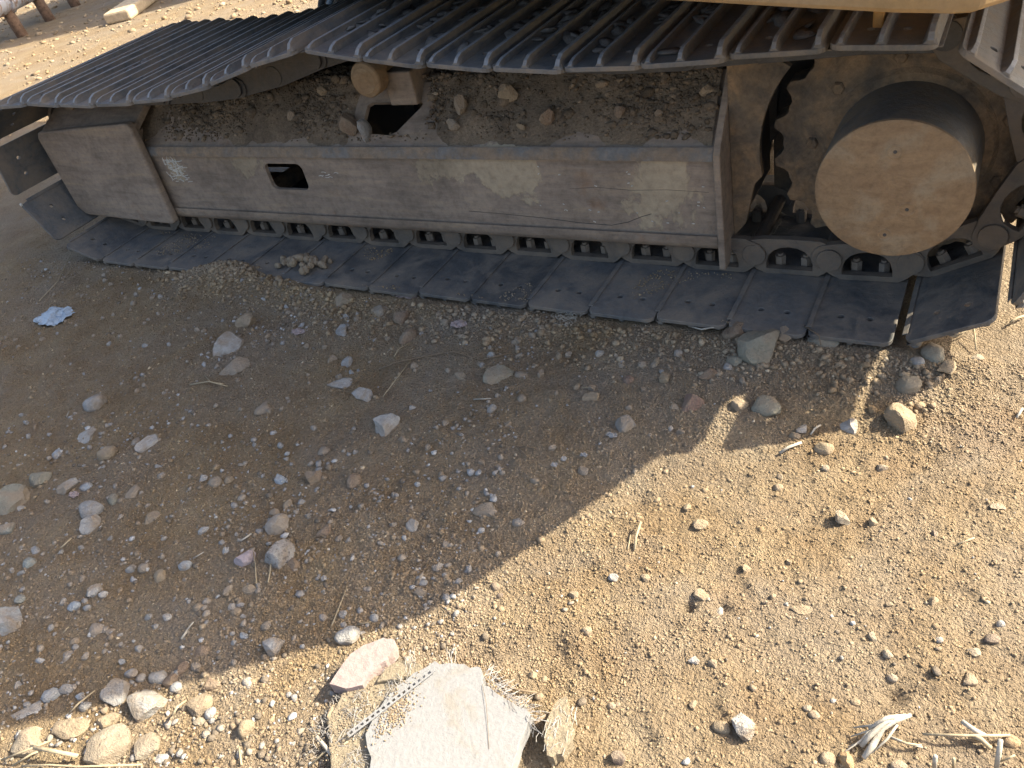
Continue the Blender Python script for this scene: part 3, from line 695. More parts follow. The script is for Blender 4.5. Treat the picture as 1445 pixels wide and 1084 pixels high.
FROCKS = [
    (0.78, 0.309, 0.523, 0.0666, 0.0499, 0.0449, 'tan', 'a', 'largest tan stone in the dirt on top of the track frame'),
    (0.228, 0.252, 0.46, 0.0747, 0.07, 0.056, 'brown', 'a', 'brown clod beside the opening in the top of the frame'),
    (0.295, 0.242, 0.45, 0.0252, 0.0642, 0.0177, 'grey', 'a', 'thin grey stone leaning at the lower left of the frame opening'),
    (0.632, 0.287, 0.499, 0.0385, 0.0556, 0.0269, 'dust', 'a', 'grey brown stone in the frame dirt left of the largest tan stone'),
    (0.836, 0.244, 0.452, 0.0284, 0.0183, 0.0128, 'sand', 'a', 'pale tan chip low in the frame dirt below the largest stone'),
    (0.91, 0.262, 0.471, 0.0522, 0.0402, 0.0281, 'brown', 'a', 'brown clod in the frame dirt right of the largest stone'),
    (0.614, 0.249, 0.457, 0.0469, 0.0299, 0.0179, 'dust', 'a', 'dusty clod near the bent edge of the frame'),
    (1.342, 0.3, 0.513, 0.0452, 0.0264, 0.0184, 'tan', 'a', 'tan slanting chip in the dirt near the end plate'),
    (1.227, 0.263, 0.473, 0.0266, 0.0228, 0.0159, 'brown', 'a', 'small brown clod in the frame dirt left of the end plate'),
    (0.096, 0.326, 0.541, 0.039, 0.0292, 0.0204, 'tan', 'a', 'tan clod in the dirt left of the small roller'),
    (-0.024, 0.274, 0.484, 0.0348, 0.0323, 0.0226, 'dust', 'a', 'dusty clod in the frame dirt far left of the opening'),
    (1.121, 0.267, 0.477, 0.0387, 0.029, 0.0203, 'brown', 'a', 'brown clod halfway along the right part of the frame dirt'),
]
for k, (x, y, z, a, b, h, col, kd, lab) in enumerate(FROCKS):
    n_ = nm(col, lab)
    o = link(n_, rock_mesh(400+k, a*.9, max(b, a*.6)*.85, max(b, h)*.8, kd, False), MS[col])
    o.location = (x, y, z+.004); o.rotation_euler = (.2, 0, random.uniform(-.4, .4)); tag(o, lab, cat_of(n_))
# pebbles of a centimetre or so that nothing tells apart
kinds = [('grey', 'small grey pebble among many on the shaded soil', 'small grey pebbles on the shaded soil', lambda x, y: x < 1.0, 130),
         ('dust', 'small dusty brown pebble in the gravel below the track', 'small dusty pebbles in the gravel below the track', lambda x, y: y > -.55, 110),
         ('sand', 'small sandy pebble among many on the sunlit soil', 'small sandy pebbles on the sunlit soil', lambda x, y: False, 24)]
def in_sun(x, y):
    pts = [(.2, -1.70), (.49, -1.49), (.93, -1.2), (1.02, -1.09), (1.205, -.79), (1.36, -.48), (1.54, -.39), (1.66, -.29), (1.84, -.11), (1.93, .06), (2.4, .1)]
    for p, q in zip(pts[:-1], pts[1:]):
        if p[0] <= x < q[0]: return y < p[1]+(q[1]-p[1])*(x-p[0])/(q[0]-p[0])
    return False
LAND = [
    (-0.033, -0.307, 'squared pale grey stone'),
    (0.082, -0.405, 'dusty wedge of stone'),
    (-0.267, -0.66, 'smooth round grey pebble'),
    (0.111, -0.765, 'long white stone'),
    (-0.124, -1.042, 'olive block at the left edge'),
    (0.191, -1.023, 'touching grey pair'),
    (0.588, -0.764, 'bright bluish pebble'),
    (0.683, -0.886, 'pale pointed stone'),
    (0.749, -0.957, 'white speckled lump'),
    (0.516, -1.095, 'tan oblong stone'),
    (0.392, -1.181, 'pale triangular stone'),
    (0.238, -1.311, 'big pale blue block'),
    (0.486, -1.248, 'pale oval pebble'),
    (0.898, -1.144, 'bluish upright stone'),
    (0.521, -1.394, 'curved bluish stone'),
    (0.724, -1.334, 'large grey trapezoid stone'),
    (0.721, -1.42, 'largest cream stone'),
    (0.968, -1.298, 'tall sandy pebble'),
    (1.033, -1.077, 'smooth grey stone'),
    (0.99, -0.787, 'white angular stone'),
    (0.672, -0.736, 'brown squarish stone'),
    (1.13, -0.702, 'sunk grey slab'),
    (0.73, -0.511, 'long flat pale stone'),
    (0.496, -0.399, 'flaky pale shard'),
    (0.391, -0.058, 'dusty oblong stone'),
    (0.23, -0.024, 'tan stone at the track foot'),
    (0.707, -0.095, 'pinkish white flake'),
    (0.924, -0.27, 'flat olive slab'),
    (0.977, -0.395, 'round grey pebble'),
    (1.535, -0.022, 'big olive stone'),
    (1.679, 0.03, 'long olive stone'),
    (1.441, -0.255, 'reddish brown stone'),
    (1.607, -0.228, 'smooth olive stone'),
    (1.315, -0.36, 'pale grey angular stone'),
    (1.201, -0.289, 'tan grey block'),
    (1.349, -0.177, 'yellowish pebble'),
    (1.013, -0.001, 'tangle of fibres'),
    (1.879, -0.202, 'big sunlit block'),
    (1.785, -0.248, 'whitish stone'),
    (1.915, 0.013, 'round olive stone'),
    (1.82, -0.521, 'cream stone on the right'),
    (1.798, -0.748, 'flat oblong sandy stone'),
    (1.938, -0.793, 'round cream pebble'),
    (2.056, -0.747, 'slanting cream pebble'),
    (1.76, -0.989, 'rough grey white lump'),
    (1.946, -0.933, 'straw bundle'),
    (1.653, -0.902, 'white chip in the sun'),
    (1.458, -0.91, 'round tan pebble'),
    (1.462, -0.679, 'bright upright straw'),
    (1.278, -1.084, 'white slab'),
    (1.575, -0.606, 'sunlit sandy stone'),
    (-0.907, -0.322, 'blue plastic scrap'),
    (-1.361, 0.137, 'leftmost lower shoe'),
    (0.339, -0.551, 'half sunk dusty stone'),
    (0.597, -0.148, 'round brown clod'),
    (1.148, -0.546, 'crossing dark twigs'),
    (2.054, -0.894, 'horizontal straw'),
]
IR = Vector((.972, .236)); IU = Vector((-.128, .992))
used = {}
def near_label(head, x, y):
    best = sorted(LAND, key=lambda l: (l[0]-x)**2+(l[1]-y)**2)
    for lx, ly, ln in best[:6]:
        d = Vector((x-lx, y-ly)); u_ = d.dot(IU); r_ = d.dot(IR)
        ang = math.degrees(math.atan2(u_, r_)) % 360
        s_ = ['right of', 'above right of', 'above', 'above left of', 'left of', 'below left of', 'below', 'below right of'][int((ang+22.5)//45) % 8]
        for pre in ('just', 'a little further'):
            lab = '%s %s %s the %s' % (head, pre, s_, ln)
            if lab not in used and (pre == 'just' or '%s just %s the %s' % (head, s_, ln) in used) : used[lab] = 1; return lab
    return None
small = []
for col, lab, grp, fn, cnt in kinds:
    pool = [rock_mesh(700+i, 1, random.uniform(.7, 1), .6, 'a' if i != 1 else 'r', False) for i in range(6)]
    for m_ in pool: m_.materials.append(MS[col])
    c = 0; tries = 0
    while c < cnt and tries < 9000:
        tries += 1
        x = random.uniform(-1.1, 2.3); y = random.uniform(-1.5, -.03)
        if col == 'sand':
            if not in_sun(x, y): continue
        elif in_sun(x, y) or in_sun(x+.03, y-.03): continue
        if col == 'dust' and not y > -.6: continue
        if col == 'grey' and not (x < .95 and random.random() < .35+.65*(y < -.8)): continue
        if x > 1.0 and y < -1.04 and x < 1.5: continue
        s = random.uniform(.011, .022)*(1.15 if y > -.3 else 1)
        o = bpy.data.objects.new('pebble', random.choice(pool)); COL.objects.link(o)
        o.scale = (s, s, s); o.location = (x, y, Hs(x, y)+s*.04); o.rotation_euler = (0, 0, random.uniform(0, 6.28)); small.append((o, col, x, y, lab, grp)); c += 1

for o, col, x, y, lab, grp in sorted(small, key=lambda q_: min((q_[2]-l[0])**2+(q_[3]-l[1])**2 for l in LAND)):
    tag(o, near_label({'grey': 'small grey pebble', 'dust': 'small dusty brown pebble', 'sand': 'small sandy pebble'}[col], x, y) or lab, 'pebble', grp)

# ---------------------------------------------------------------- excavator
EX = empty('excavator', (0, 0, 0))
tag(EX, 'muddy tracked excavator with steel crawler track, orange brown hub cover and tan tail overhead', 'excavator')
P = .19; W = .84
SPX, SPZ, SPR = 1.795, .365, .270
IDX, IDZ, IDR = -1.04, .345, .250
# pin path, counter-clockwise seen from the camera side: bottom left to right, round the sprocket, back along the sagging top
path = [(-1.04, .095), (1.795, .095)]
def arc(cx, cz, r, a0, a1, n): return [(cx+r*math.cos(a0+(a1-a0)*i/n), cz+r*math.sin(a0+(a1-a0)*i/n)) for i in range(n+1)]
path += arc(SPX, SPZ, SPR, -PI/2, PI/2*1.02, 24)[1:]
TOPP = [(1.684, .633), (1.567, .630), (1.356, .617), (1.161, .613), (.965, .622), (.773, .640), (.564, .666), (.43, .693), (.365, .699), (.29, .692), (.154, .660), (-.03, .615), (-.216, .589), (-.422, .578), (-.619, .577), (-.846, .585)]
path += TOPP
path += arc(IDX, IDZ, IDR, PI/2, PI*1.5, 20)
PA = np.array(path); seg = np.hypot(*np.diff(PA, axis=0).T); cum = np.concatenate([[0], np.cumsum(seg)]); L = cum[-1]
def at(s):
    s = s % L; return np.array([np.interp(s, cum, PA[:, 0]), np.interp(s, cum, PA[:, 1])])
s0 = .028+1.04                                   # shoe centre at x=.028 on the bottom run
s_sp0 = cum[1]; 
k = int((s_sp0-s0)/P)
S = [s0+P*i for i in range(-5, k+1)]
# top run phase: shoe centre at x=.46
iT = next(i for i in range(20, len(PA)) if PA[i, 0] < .47 and PA[i, 1] > .5)
sT = np.interp(-.46, -PA[26:42, 0], cum[26:42])
n1 = round((sT-S[-1])/P); S += [S[-1]+(sT-S[-1])*i/n1 for i in range(1, n1+1)]
kk = int((cum[2+24+len(TOPP)-1]-sT)/P); S += [sT+P*i for i in range(1, kk+1)]
sE = L+S[0]; n2 = round((sE-S[-1])/P); n2 += 1 if (sE-S[-1])/(n2+1) > .168 else 0; S += [S[-1]+(sE-S[-1])*i/n2 for i in range(1, n2)]; print('idler spacing', (sE-S[-1])/1, n2, n1, (sT-s_sp0)/n1)
S.sort()
# shoe mesh: local x along the track, y across, -z outward
def shoe_mesh():
    m = MB(); r = .022; crest = []
    out = rrect(-.0935, .0925, 0, W, r, 4)
    hl = []
    for yy in (.09, W-.09):
        for xx in (-.0325, .0325): hl.append(circ(xx, yy, .0078, 10))
    m.prism(out, hl, -.060, -.071, lambda a, b, d: (a, b, d))
    m.box(-.101, -.088, .028, W-.028, -.0592, -.0565)
    for gxp, gh, gw in ((-.080, .027, .018), (.002, .021, .015), (.072, .013, .014)):
        secs = [(.003, .25), (.012, .7), (.03, 1.), (W-.03, 1.), (W-.012, .7), (W-.003, .25)]
        vs = []; fs = []
        for (yy, kf) in secs:
            hh = .071+gh*kf
            for dx, zz in ((-gw*.75, .0705), (-gw*.42, .071+gh*kf*.55), (-gw*.3, hh), (gw*.3, hh), (gw*.42, .071+gh*kf*.55), (gw*.75, .0705)): vs.append((gxp+dx, yy, -zz))
        for q_ in range(len(secs)-1):
            for t in range(5): fs.append((q_*6+t, q_*6+t+1, q_*6+t+7, q_*6+t+6))
        fs.append((0, 1, 2, 3, 4, 5)); fs.append(tuple(30+t for t in (5, 4, 3, 2, 1, 0)))
        gb = len(m.f); m.add(vs, fs); crest += [gb+q_*5+2 for q_ in range(5)]
    me = m.mesh('track_shoe')
    for c_ in crest: me.polygons[c_].material_index = 1
    return me
me_shoe = shoe_mesh(); me_shoe.materials.append(M_shoe); me_shoe.materials.append(M_crest)
# link pair mesh: profile with window
def link_mesh(open_=True):
    m = MB()
    o = []
    o += [(-.100+.037*math.cos(t), .0+.037*math.sin(t)) for t in np.linspace(PI*1.15, PI*.55, 6)]      # left boss
    o += [(-.07, .043), (.0, .045), (.075, .043)]
    o += [(.092+.034*math.cos(t), .0+.034*math.sin(t)) for t in np.linspace(PI*.45, -PI*.35, 6)]
    o += [(.085, -.050), (.070, -.0595), (-.065, -.0595), (-.085, -.05)]
    wz = -.044
    win = [(-.062, wz), (.056, wz)] + [(-.003+.059*math.cos(t), wz+.002+.064*math.sin(t)**.7) for t in np.linspace(.12, PI-.12, 9)]
    for y0, y1 in ((.255, .277), (.563, .585)):
        m.prism(o if open_ else [(a_, min(b_, .034)) for a_, b_ in o], [win] if open_ else [], y0, y1, lambda a, b, d: (a, d, b))
    for y0, y1 in ((.2465, .2548), (.5852, .5935)):          # proud boss at one end
        m.prism(circ(-.092, -.003, .031, 18), [], y0, y1, lambda a, b, d: (a, d, b))
    m.prism(circ(-.097, -.001, .017, 12), [], .278, .562, lambda a, b, d: (a, d, b))
    return m.mesh('track_link')
me_link = link_mesh(); me_link.materials.append(M_link)
me_linkm = link_mesh(False); me_linkm.materials.append(M_dark)
def bolt_mesh():
    m = MB()
    m.prism(circ(0, 0, .0145, 6), [], -.06, -.024, lambda a, b, d: (a, b, d))
    m.prism(circ(0, 0, .008, 8), [], -.024, -.018, lambda a, b, d: (a, b, d))
    return m.mesh('link_bolt')
me_bolt = bolt_mesh(); me_bolt.materials.append(M_bolt)
def chain_matrix(s, tilt, dy=0):
    # chord between the two pins of this link
    p = at(s-P/2); q = at(s+P/2); c = (p+q)/2; t = q-p; t = t/np.linalg.norm(t)
    T = Vector((t[0], 0, t[1])); Yv = Vector((0, 1, 0)); Z = T.cross(Yv)
    M = Matrix((T, Yv, Z)).transposed().to_4x4()
    M.translation = Vector((c[0], dy, c[1]))
    return M @ Matrix.Rotation(tilt, 4, 'Y')
rs = random.Random(11)
for si_, s in enumerate(S):
    sh = bpy.data.objects.new('track_shoe', me_shoe); COL.objects.link(sh); sh.parent = EX
    mt = chain_matrix(s, math.radians(1.5)+rs.uniform(-.004, .004), rs.uniform(-.004, .004))
    sh.matrix_world = mt; bev(sh, .0016, 2)
    on_top = cum[26]-.1 < s < cum[43]
    lk = bpy.data.objects.new('track_link', me_linkm if on_top else me_link); COL.objects.link(lk); lk.parent = EX
    lk.matrix_world = chain_matrix(s, 0, .003 if si_ % 2 else -.003); bev(lk, .003, 2)
    for yy in (() if on_top else (.295, .545)):
        for xx in (-.034, .032):
            b = bpy.data.objects.new('link_bolt', me_bolt); COL.objects.link(b); b.parent = lk
            b.matrix_parent_inverse = Matrix(); b.matrix_basis = Matrix.Translation((xx, yy, 0)) @ Matrix.Rotation(rs.uniform(0, 1), 4, 'Z')

# track frame
def plate(name, fn, outer, holes, d0, d1, m_=None, bevel=.002, parent=EX):
    m = MB(); m.prism(outer, holes, d0, d1, fn); return m.build(name, m_ or M_frame, parent, bevel=bevel)
FX0, FX1 = -.83, 1.378
hole1 = rrect(-.160, .008, .258, .352, .022)
web = plate('frame_web', lambda a, b, d: (a, d, b), [(FX0, .172), (FX1, .172), (FX1, .378), (FX0, .378)], [hole1], .210, .224, bevel=0)
def bend(name, pts, m_):
    # extruded strip along x from a list of (y,z) outer points, 12 mm thick, cut in cells so that it can be a little wavy
    m = MB(); n = 90; xs = np.linspace(FX0, FX1, n); k = len(pts)
    c = np.array(pts); nrm = np.zeros_like(c); d = np.gradient(c, axis=0); nrm = np.stack([-d[:, 1], d[:, 0]], 1); nrm /= np.linalg.norm(nrm, axis=1)[:, None]
    vs = []; fs = []
    for x in xs:
        for p_, q_ in zip(c, nrm): vs.append((x, p_[0], p_[1]))
        for p_, q_ in zip(c, nrm): vs.append((x, p_[0]-q_[0]*-.012, p_[1]-q_[1]*-.012))
    for i in range(n-1):
        for t in range(k-1):
            fs.append((i*2*k+t, (i+1)*2*k+t, (i+1)*2*k+t+1, i*2*k+t+1)); fs.append((i*2*k+k+t, i*2*k+k+t+1, (i+1)*2*k+k+t+1, (i+1)*2*k+k+t))
    m.add(vs, fs); o = m.build(name, m_, EX, smooth=True); return o
SL = math.radians(46)
yb0, zb0, rb = .210, .378, .035
cy_, cz_ = yb0+rb, zb0
pts = [(cy_-rb*math.cos(t), cz_+rb*math.sin(t)) for t in np.linspace(0, PI/2-(PI/2-(PI/2-SL)), 7)]
# bend turns from vertical to the slope direction
bend('frame_bend', pts, M_bend)
ye, ze = pts[-1]
ub, zbx = .172, None
lipp = [(.236, .132), (.226, .134), (.216, .141), (.211, .152), (.210, .172)]
bend('frame_lower_lip', lipp, M_frame)
# slope panel, u = x, v = distance up the slope
sv = .20
def slope_fn(a, b, d): return (a, ye+b*math.cos(SL)+d*math.sin(SL), ze+b*math.sin(SL)-d*math.cos(SL))
hole2 = [(.285, .055), (.30, .045), (.37, .040), (.40, .05), (.475, .125), (.48, .135), (.47, .142), (.285, .142), (.27, .135), (.265, .08)]
plate('frame_slope', slope_fn, [(FX0, 0), (FX1, 0), (FX1, sv), (FX0, sv)], [hole2], 0, .014, bevel=0)
yt, zt = ye+sv*math.cos(SL), ze+sv*math.sin(SL)
m = MB(); m.box(FX0, FX1, yt, .62, zt-.014, zt); m.box(FX0, FX1, .60, .63, .15, zt-.0145); m.box(FX0, FX1, .24, .26, .137, .15)
m.box(-1.0, FX0-.001, .33, .55, .22, .45)
m.build('frame_top', M_mud, EX)
m = MB(); m.box(-.4, .25, .56, .58, .152, .50); m.box(-.4, .25, .23, .56, .152, .165); m.build('hole_shade_panel', M_rubber_shade, EX)  # black panel put behind the web hole to stand in for shade
# end plate at the sprocket side (profile in y,z)
prof = [(.195, .075), (.195, .395), (.235, .445), (.41, .625), (.60, .625), (.60, .13), (.30, .13), (.23, .075)]
plate('frame_end_plate', lambda a, b, d: (d, a, b), prof, [], 1.379, 1.397, bevel=.003)
# motor bracket with the round cut for the sprocket
brk = [(1.398, .13), (1.398, .60), (1.50, .60)] + [(SPX+.325*math.cos(t), SPZ+.325*math.sin(t)) for t in np.linspace(PI*.78, PI*1.06, 10)] + [(1.455, .28), (1.43, .17)]
plate('sprocket_bracket', lambda a, b, d: (a, d, b), brk, [], .28, .30, M_mud)
plate('sprocket_bracket', lambda a, b, d: (a, d, b), [(a_-.02, b_) if a_ > 1.41 else (a_, b_) for a_, b_ in brk], [], .54, .56, M_dark)  # rear copy and spacer coloured dark to put shade into the gap
m = MB(); m.box(1.3985, 1.43, .3005, .5395, .20, .56); m.build('bracket_spacer', M_dark, EX)
m = MB(); m.lathe([(0, .57), (.325, .57), (.325, .585), (0, .585)], 48, lambda a, r, h: (SPX+r*math.cos(a), h, SPZ+r*math.sin(a))); m.box(1.435, 1.62, .561, .5695, .13, .60); m.build('gap_shade_plate', M_rubber_shade, EX)  # added dark sheet, blocks light and paints shade behind the sprocket gaps
# chalk scribble and paint scratches on the web
def strokes(lst, y=.2085, r=.0012, name='chalk_mark'):
    m = MB()
    for st in lst: m.tube([(px_, y, pz_) for px_, pz_ in st], r, 4)
    return m.build(name, M_chalkmark, web)
rs = random.Random(5); lst = []
cx0, cz0 = -.615, .318
for k_ in range(80):
    x_ = cx0+rs.uniform(-.045, .045); z_ = cz0+rs.uniform(-.045, .045); a_ = rs.choice([0.2, 1.4, 1.6, .1, -.3, 2.2]); l_ = rs.uniform(.008, .03)
    lst.append([(x_, z_), (x_+l_*math.cos(a_)*.5+rs.uniform(-.003, .003), z_+l_*math.sin(a_)*.5), (x_+l_*math.cos(a_), z_+l_*math.sin(a_))])
strokes(lst, y=.2092, r=.0012)
lst = []
for k_ in range(8):
    x_ = .10+rs.uniform(-.035, .04); z_ = .318+rs.uniform(-.012, .008); lst.append([(x_, z_), (x_+.008, z_+rs.uniform(-.003, .004)), (x_+.018, z_+rs.uniform(-.004, .005))])
strokes(lst, y=.2094, r=.0009)
lst = []
for k_ in range(26):
    x_ = rs.choice([1.0, 1.2, 1.3, 1.33, .9])+rs.uniform(-.06, .05); x_ = min(x_, 1.36); z_ = rs.uniform(.19, .36); lst.append([(x_, z_), (x_+rs.uniform(.003, .008), z_+rs.uniform(-.004, .004))])
strokes(lst, r=.0012, name='paint_chips')
m = MB(); m.tube([(x_, .2096, z_) for x_, z_ in ((.62, .208), (.75, .203), (.88, .196), (.98, .187), (1.08, .184), (1.13, .196), (1.17, .214), (1.2, .224))], .0008, 4)
m.tube([(x_, .2099, z_) for x_, z_ in ((.97, .290), (1.05, .297), (1.15, .291), (1.25, .295), (1.36, .291))], .0005, 4)
m.build('weld_crack', M_rubber_shade, web)

# idler guard (yoke) at the left end
g_out = [(-1.265, .175), (-1.235, .143), (-1.20, .135), (-.72, .118), (-.705, .125), (-.688, .50), (-.705, .515), (-1.25, .487), (-1.27, .465)]
gd = plate('idler_guard', lambda a, b, d: (a, d, b), g_out, [], .165, .195, bevel=.012); gd.modifiers['bevel'].segments = 3
m = MB(); m.prism([(.166, .482), (.196, .50), (.30, .555), (.30, .53), (.196, .47)], [], -1.24, -.70, lambda a, b, d: (d, a, b)); m.box(-1.15, -.75, .196, .31, .16, .19)
m.box(-1.02, -.76, .196, .30, .20, .46)
m.build('idler_guard_top', M_frame, EX, bevel=.006)
m = MB(); m.lathe([(.0, .30), (.10, .30), (.105, .315), (.18, .32), (.20, .335), (.235, .335), (.245, .345), (.245, .375), (.21, .385), (.21, .455), (.245, .465), (.245, .50), (.12, .52), (0, .54)], 48, lambda a, r, h: (IDX+r*math.cos(a), h, IDZ+r*math.sin(a)))
m.build('idler_wheel', M_mud, EX, auto=True)
m = MB(); m.lathe([(0, -.006), (.006, -.004), (.007, 0), (.004, .003), (0, .004)], 10, lambda a, r, h: (-1.325+r*math.cos(a), h-.002, .265+r*math.sin(a))); m.build('plaster_dab', M_chalkmark, EX, smooth=True)
# sprocket
NT = 19; tp = []
for i_ in range(NT):
    a_ = 2*PI*i_/NT
    for da, r_ in ((-.50, .282), (-.34, .280), (-.22, .288), (-.10, .306), (.10, .306), (.22, .288), (.34, .280)): 
        aa = a_+da*2*PI/NT; tp.append((SPX+r_*math.cos(aa), SPZ+r_*math.sin(aa)))
m = MB(); m.prism(tp, [], .335, .41, lambda a, b, d: (a, d, b))
m.build('sprocket', M_mud, EX, bevel=.006)
fnh = lambda a, r, h: (SPX+r*math.cos(a), h, SPZ+r*math.sin(a))
m = MB(); m.lathe([(.14, .30), (.175, .302), (.185, .312), (.20, .314), (.235, .322), (.255, .330), (.262, .334)], 64, fnh); sp = m.build('sprocket_flange', M_mud, EX, auto=True)
for i_ in range(9):
    a_ = 2*PI*i_/9+.3; m = MB(); m.lathe([(.0, .299), (.012, .299), (.015, .303), (.016, .3125)], 6, lambda a, r, h: (SPX+.208*math.cos(a_)+r*math.cos(a), h+.008, SPZ+.208*math.sin(a_)+r*math.sin(a)))
    m.build('flange_bolt', M_mud, sp)
m = MB(); m.lathe([(.153, .0935), (.1575, .098), (.158, .30)], 96, fnh); m.build('final_drive_housing', M_house, EX, auto=True)
m = MB(); m.lathe([(0, .09), (.149, .09), (.1565, .0935), (.1578, .1)], 96, fnh); fc = m.build('final_drive_cover', M_hub, EX, auto=True)
for hx, hz, r_ in ((1.788, .262, .016), (1.828, .325, .018), (1.796, .455, .017)):
    m = MB(); m.lathe([(r_*.70, .0901), (r_*.78, .0888), (r_*.92, .0888), (r_, .0901)], 20, lambda a, r, h: (hx+r*math.cos(a), h, hz+r*math.sin(a)), caps=False); m.build('plug_ring', M_hub, fc, smooth=True)
    m = MB(); m.lathe([(0, .0885), (.0035, .0887), (.004, .0899)], 12, lambda a, r, h: (hx+r*math.cos(a), h, hz+r*math.sin(a))); m.build('plug', M_dark, fc)
m = MB(); m.lathe([(.10, .46), (.16, .47), (.16, .75), (0, .75)], 32, fnh); m.build('drive_motor', M_dark, EX, auto=True)
# rollers
def roller(name, x, z, r, y0, y1, mt_):
    m = MB(); m.lathe([(0, y0), (r*.72, y0), (r*.78, y0+.003), (r*.93, y0+.005), (r, y0+.010), (r, y0+.05), (r*.6, y0+.07), (r*.6, y1-.07), (r, y1-.05), (r, y1)], 36, lambda a, rr, h: (x+rr*math.cos(a), h, z+rr*math.sin(a)))
    return m.build(name, mt_, EX, auto=True)
roller('carrier_roller', .352, .600, .052, .235, .60, M_hub)
m = MB(); m.box(.37, .47, .30, .5, .50, .60); m.build('roller_bracket', M_frame, EX, bevel=.006)
for x_ in (-.66, -.32, .0, .335, .60, .83, 1.22): roller('track_roller', x_, .178, .058, .228, .60, M_mud)
# carbody between the tracks and the far track
m = MB(); m.prism([(.25, .84), (-.45, .88), (-.45, 2.0), (.9, 2.0), (1.2, .9), (.95, .66), (.3, .66)], [], .30, .62, lambda a, b, d: (a, b, d)); m.build('carbody', M_dark, EX, bevel=.01)
m = MB(); m.lathe([(.62, .60), (.62, .86)], 48, lambda a, r, h: (.45+r*math.cos(a), 1.42+r*math.sin(a), h)); m.build('slewing_ring', M_dark, EX, auto=True)
fo = [(cx, cz) for cx, cz in (PA[::2] if len(PA) % 2 else PA[::2])]
cen = PA.mean(0)
m = MB(); m.prism([(cen[0]+(p_[0]-cen[0])*1.03, cen[1]+(p_[1]-cen[1])*1.16) for p_ in fo], [], 2.05, 2.85, lambda a, b, d: (a, d, b)); m.build('far_track', M_dark, EX)
# upper structure: the tail swings out over the near track
cw = [(1.30, -.170), (1.465, -.235), (1.70, -.335), (1.83, -.388), (1.885, -.404), (1.935, -.404), (1.975, -.365), (2.03, -.27), (2.12, -.104), (2.275, .206), (2.62, 1.02), (2.80, 1.60), (2.86, 1.95), (2.78, 2.10), (2.1, 2.37)]
m = MB(); m.prism(cw, [], .870, 1.95, lambda a, b, d: (a, b, d)); cwo = m.build('counterweight', M_tail, EX, bevel=.02)
hs = [(1.295, -.166), (-.87, .69), (.05, 3.02), (2.095, 2.372)]
m = MB(); m.prism(hs, [], .93, 2.02, lambda a, b, d: (a, b, d)); m.build('engine_housing', M_orange, EX, bevel=.03)
m = MB(); m.prism([(1.20, -.10), (-.80, .72), (.08, 2.9), (2.2, 2.2)], [], .87, .929, lambda a, b, d: (a, b, d)); m.build('revolving_deck', M_dark, EX)
cb = [(-.875, .70), (-1.75, 1.05), (-1.35, 2.0), (-.50, 1.66)]
m = MB(); m.prism(cb, [], 1.0, 2.75, lambda a, b, d: (a, b, d)); cab = m.build('cab', M_orange, EX, bevel=.05)
m = MB()
d_ = Vector((-.875, .35, 0)).normalized(); n_ = Vector((-.37, -.93, 0))
p0 = Vector((-.96, .735, 0))+n_*.004
m.add([tuple(p0+n_*.0+Vector((0, 0, 1.6))), tuple(p0+d_*.7+Vector((0, 0, 1.6))), tuple(p0+d_*.7+Vector((0, 0, 2.6))), tuple(p0+Vector((0, 0, 2.6))),
       tuple(p0+n_*.01+Vector((0, 0, 1.6))), tuple(p0+n_*.01+d_*.7+Vector((0, 0, 1.6))), tuple(p0+n_*.01+d_*.7+Vector((0, 0, 2.6))), tuple(p0+n_*.01+Vector((0, 0, 2.6)))],
      [(0, 1, 2, 3), (4, 5, 6, 7), (0, 1, 5, 4), (1, 2, 6, 5), (2, 3, 7, 6), (3, 0, 4, 7)])
m.build('cab_window', M_glass, cab)
def beam(name, pts, w0, m_):
    m = MB()
    for (a_, b_, h0, h1) in pts:
        A = Vector(a_); B = Vector(b_); t = (B-A).normalized(); s_ = t.cross(Vector((0, 0, 1))).normalized()*w0; u_ = s_.normalized().cross(t)
        m.add([A-s_-u_*h0, A+s_-u_*h0, A+s_+u_*h0, A-s_+u_*h0, B-s_-u_*h1, B+s_-u_*h1, B+s_+u_*h1, B-s_+u_*h1], [(0, 1, 2, 3), (4, 7, 6, 5), (0, 4, 5, 1), (1, 5, 6, 2), (2, 6, 7, 3), (3, 7, 4, 0)])
    return m.build(name, m_, EX, bevel=.02)
bo = Vector((-.45, 2.2, 1.2)); bd = Vector((-.93, .367, 0))
beam('boom', [(bo, bo+bd*2.2+Vector((0, 0, 1.8)), .22, .34), (bo+bd*2.15+Vector((0, 0, 1.78)), bo+bd*4.6+Vector((0, 0, 1.6)), .34, .2)], .19, M_orange)
beam('stick', [(bo+bd*4.3+Vector((0, 0, 1.9)), bo+bd*7.2+Vector((0, 0, 1.3)), .2, .12)], .14, M_orange)
m = MB(); bq = bo+bd*7.5+Vector((0, 0, 1.1))
m.prism([(0, .05), (.5, -.1), (.75, -.6), (.6, -1.05), (.1, -1.15), (-.15, -.6)], [], -.4, .4, lambda a, b, d: tuple(bq+bd*(a-.3)+Vector((.367, .93, 0))*d+Vector((0, 0, b)))); m.build('bucket', M_dark, EX, bevel=.02)
